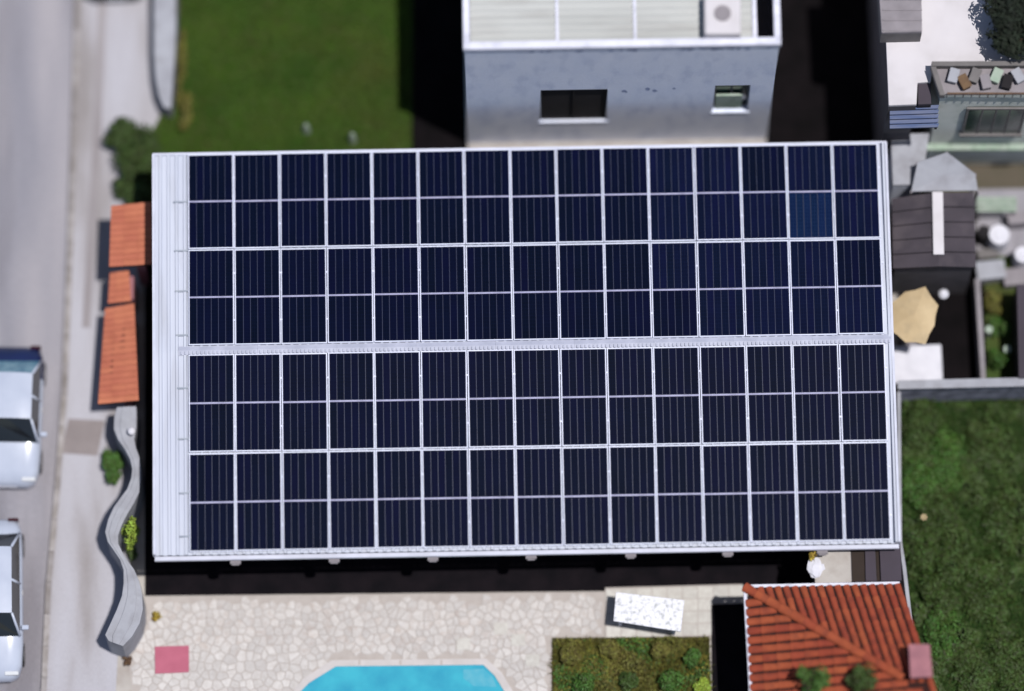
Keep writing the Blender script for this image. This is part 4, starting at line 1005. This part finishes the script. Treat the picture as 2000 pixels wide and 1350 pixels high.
# low wall at y=750 with its shaded face, and the thin garden wall beside the house
lw = empty('garden_wall', P(1880, 750, 1.5)); lw.location.z = 0; tag(lw, 'grey stained garden wall closing off the top of the right lawn', 'wall')
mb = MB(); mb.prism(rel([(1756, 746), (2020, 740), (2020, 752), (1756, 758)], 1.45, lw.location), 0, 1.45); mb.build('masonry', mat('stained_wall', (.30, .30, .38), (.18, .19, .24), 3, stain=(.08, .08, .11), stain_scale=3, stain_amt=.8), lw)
mb = MB(); mb.prism(rel([(1754, 743), (2022, 737), (2022, 754), (1754, 760)], 1.5, lw.location), 1.452, 1.5, cap_bottom=True); mb.build('coping', M['wavywall'], lw)
gw = empty('side_wall', P(1770, 1180, 1.1)); gw.location.z = 0; tag(gw, 'thin pale boundary wall between the right lawn and the red roof', 'wall')
strip([(1752, 765), (1753, 900), (1755, 1060), (1763, 1110), (1770, 1170), (1777, 1230), (1788, 1300), (1800, 1400)], [(1759, 765), (1760, 900), (1762, 1060), (1770, 1110), (1777, 1170), (1784, 1230), (1795, 1300), (1807, 1400)], 0, 1.1, gw.location).build('masonry', M['wavywall'], gw)

# low leafy ground cover under the shrubs of the right lawn
gq = [tuple(v) for v in pxy([(1764, 790), (2060, 790), (2060, 1400), (1806, 1400), (1790, 1290), (1775, 1120), (1764, 1060)], .1)]
grr = random.Random(41); gc = MB(); gx0, gx1 = min(v[0] for v in gq), max(v[0] for v in gq); gy0, gy1 = min(v[1] for v in gq), max(v[1] for v in gq)
from mathutils import noise as mnoise
cnt_ = 0
while cnt_ < 42000:
    x, y = grr.uniform(gx0, gx1), grr.uniform(gy0, gy1)
    if not inside(x, y, gq): continue
    d_ = mnoise.noise(Vector((x * 1.6, y * 1.6, 3.1))) + .5 * mnoise.noise(Vector((x * 4, y * 4, 9)))
    if d_ < grr.uniform(-.8, .2): continue
    cnt_ += 1; z = .05 + max(0, d_) * .75 * grr.random() ** .5
    nrm = Vector((grr.uniform(-.7, .7), grr.uniform(-.7, .7), 1)).normalized(); a = nrm.orthogonal().normalized(); a.rotate(Matrix.Rotation(grr.uniform(0, 6.28), 3, nrm)); b = nrm.cross(a); s_ = grr.uniform(.03, .07); p = Vector((x, y, z))
    gc.add([p - a * s_, p + b * s_ * .45, p + a * s_, p - b * s_ * .45], [(0, 1, 2, 3)])
tag(gc.build('ground_cover', M['leaf_dark']), kind='stuff')

# shrubs of the right lawn
srr = random.Random(12)
hl = [('upper', 'beside the white roof edge')]
spots = [(1805, 830, .56, .5), (1850, 900, .60, .45), (1798, 940, .46, .55), (1838, 1000, .56, .5), (1806, 1075, .42, .5), (1860, 1090, .58, .5), (1826, 1165, .46, .5), (1845, 1235, .50, .5)]
desc = ['topmost leafy shrub beside the garden wall at the right of the roof', 'leafy shrub set outward below the topmost one right of the roof', 'leafy shrub close to the roof edge, third down the right side', 'rounded shrub right of the roof beside the white flower', 'narrow shrub level with the lower right corner of the roof', 'outer leafy shrub level with the lower right corner of the roof', 'leafy shrub along the thin wall beside the red roof', 'lowest leafy shrub along the thin wall beside the red roof']
for (x, y, r, h), lb in zip(spots, desc): bush(x, y, r, h, M['leaf_dark'] if srr.random() < .6 else M['leaf'], lb, 'shrubs along the right side of the house', n=3600, ry=r * 1.45, clumps=30, size=.05)
for x, y, r, h, lb in [(1935, 880, .62, .34, 'broad low shrub in the upper part of the right lawn'), (1965, 1010, .66, .34, 'broad low shrub at the right frame edge, halfway down the lawn'), (1925, 1150, .62, .34, 'broad low shrub right of the red roof'), (1970, 1290, .62, .36, 'broad low shrub in the lower right corner of the lawn'), (1900, 1310, .55, .34, 'low shrub below right of the pink chimney')]:
    bush(x, y, r, h, M['leaf_dark'], lb, 'low shrubs on the right lawn', n=4200, ry=r * 1.4, clumps=34, size=.06)
for x, y, lb in [(1803, 1010, 'single pale flower head among the shrubs right of the roof')]:
    q = P(x, y, .95); q.z = .0; t = empty('flower', q); tag(t, lb, 'flower')
    MB().tube([(0, 0, 0), (.02, 0, .9)], .01, 5).build('stem', M['leaf'], t)
    pm = MB()
    for k_ in range(7): a = k_ * .9; pm.add([(.02, 0, .92), (.02 + math.cos(a - .3) * .07, math.sin(a - .3) * .07, .95), (.02 + math.cos(a) * .10, math.sin(a) * .10, .93), (.02 + math.cos(a + .3) * .07, math.sin(a + .3) * .07, .95)], [(0, 1, 2, 3)])
    pm.build('petals', M['canvas'], t)
print('tiles', count, 'stones', len(stones))
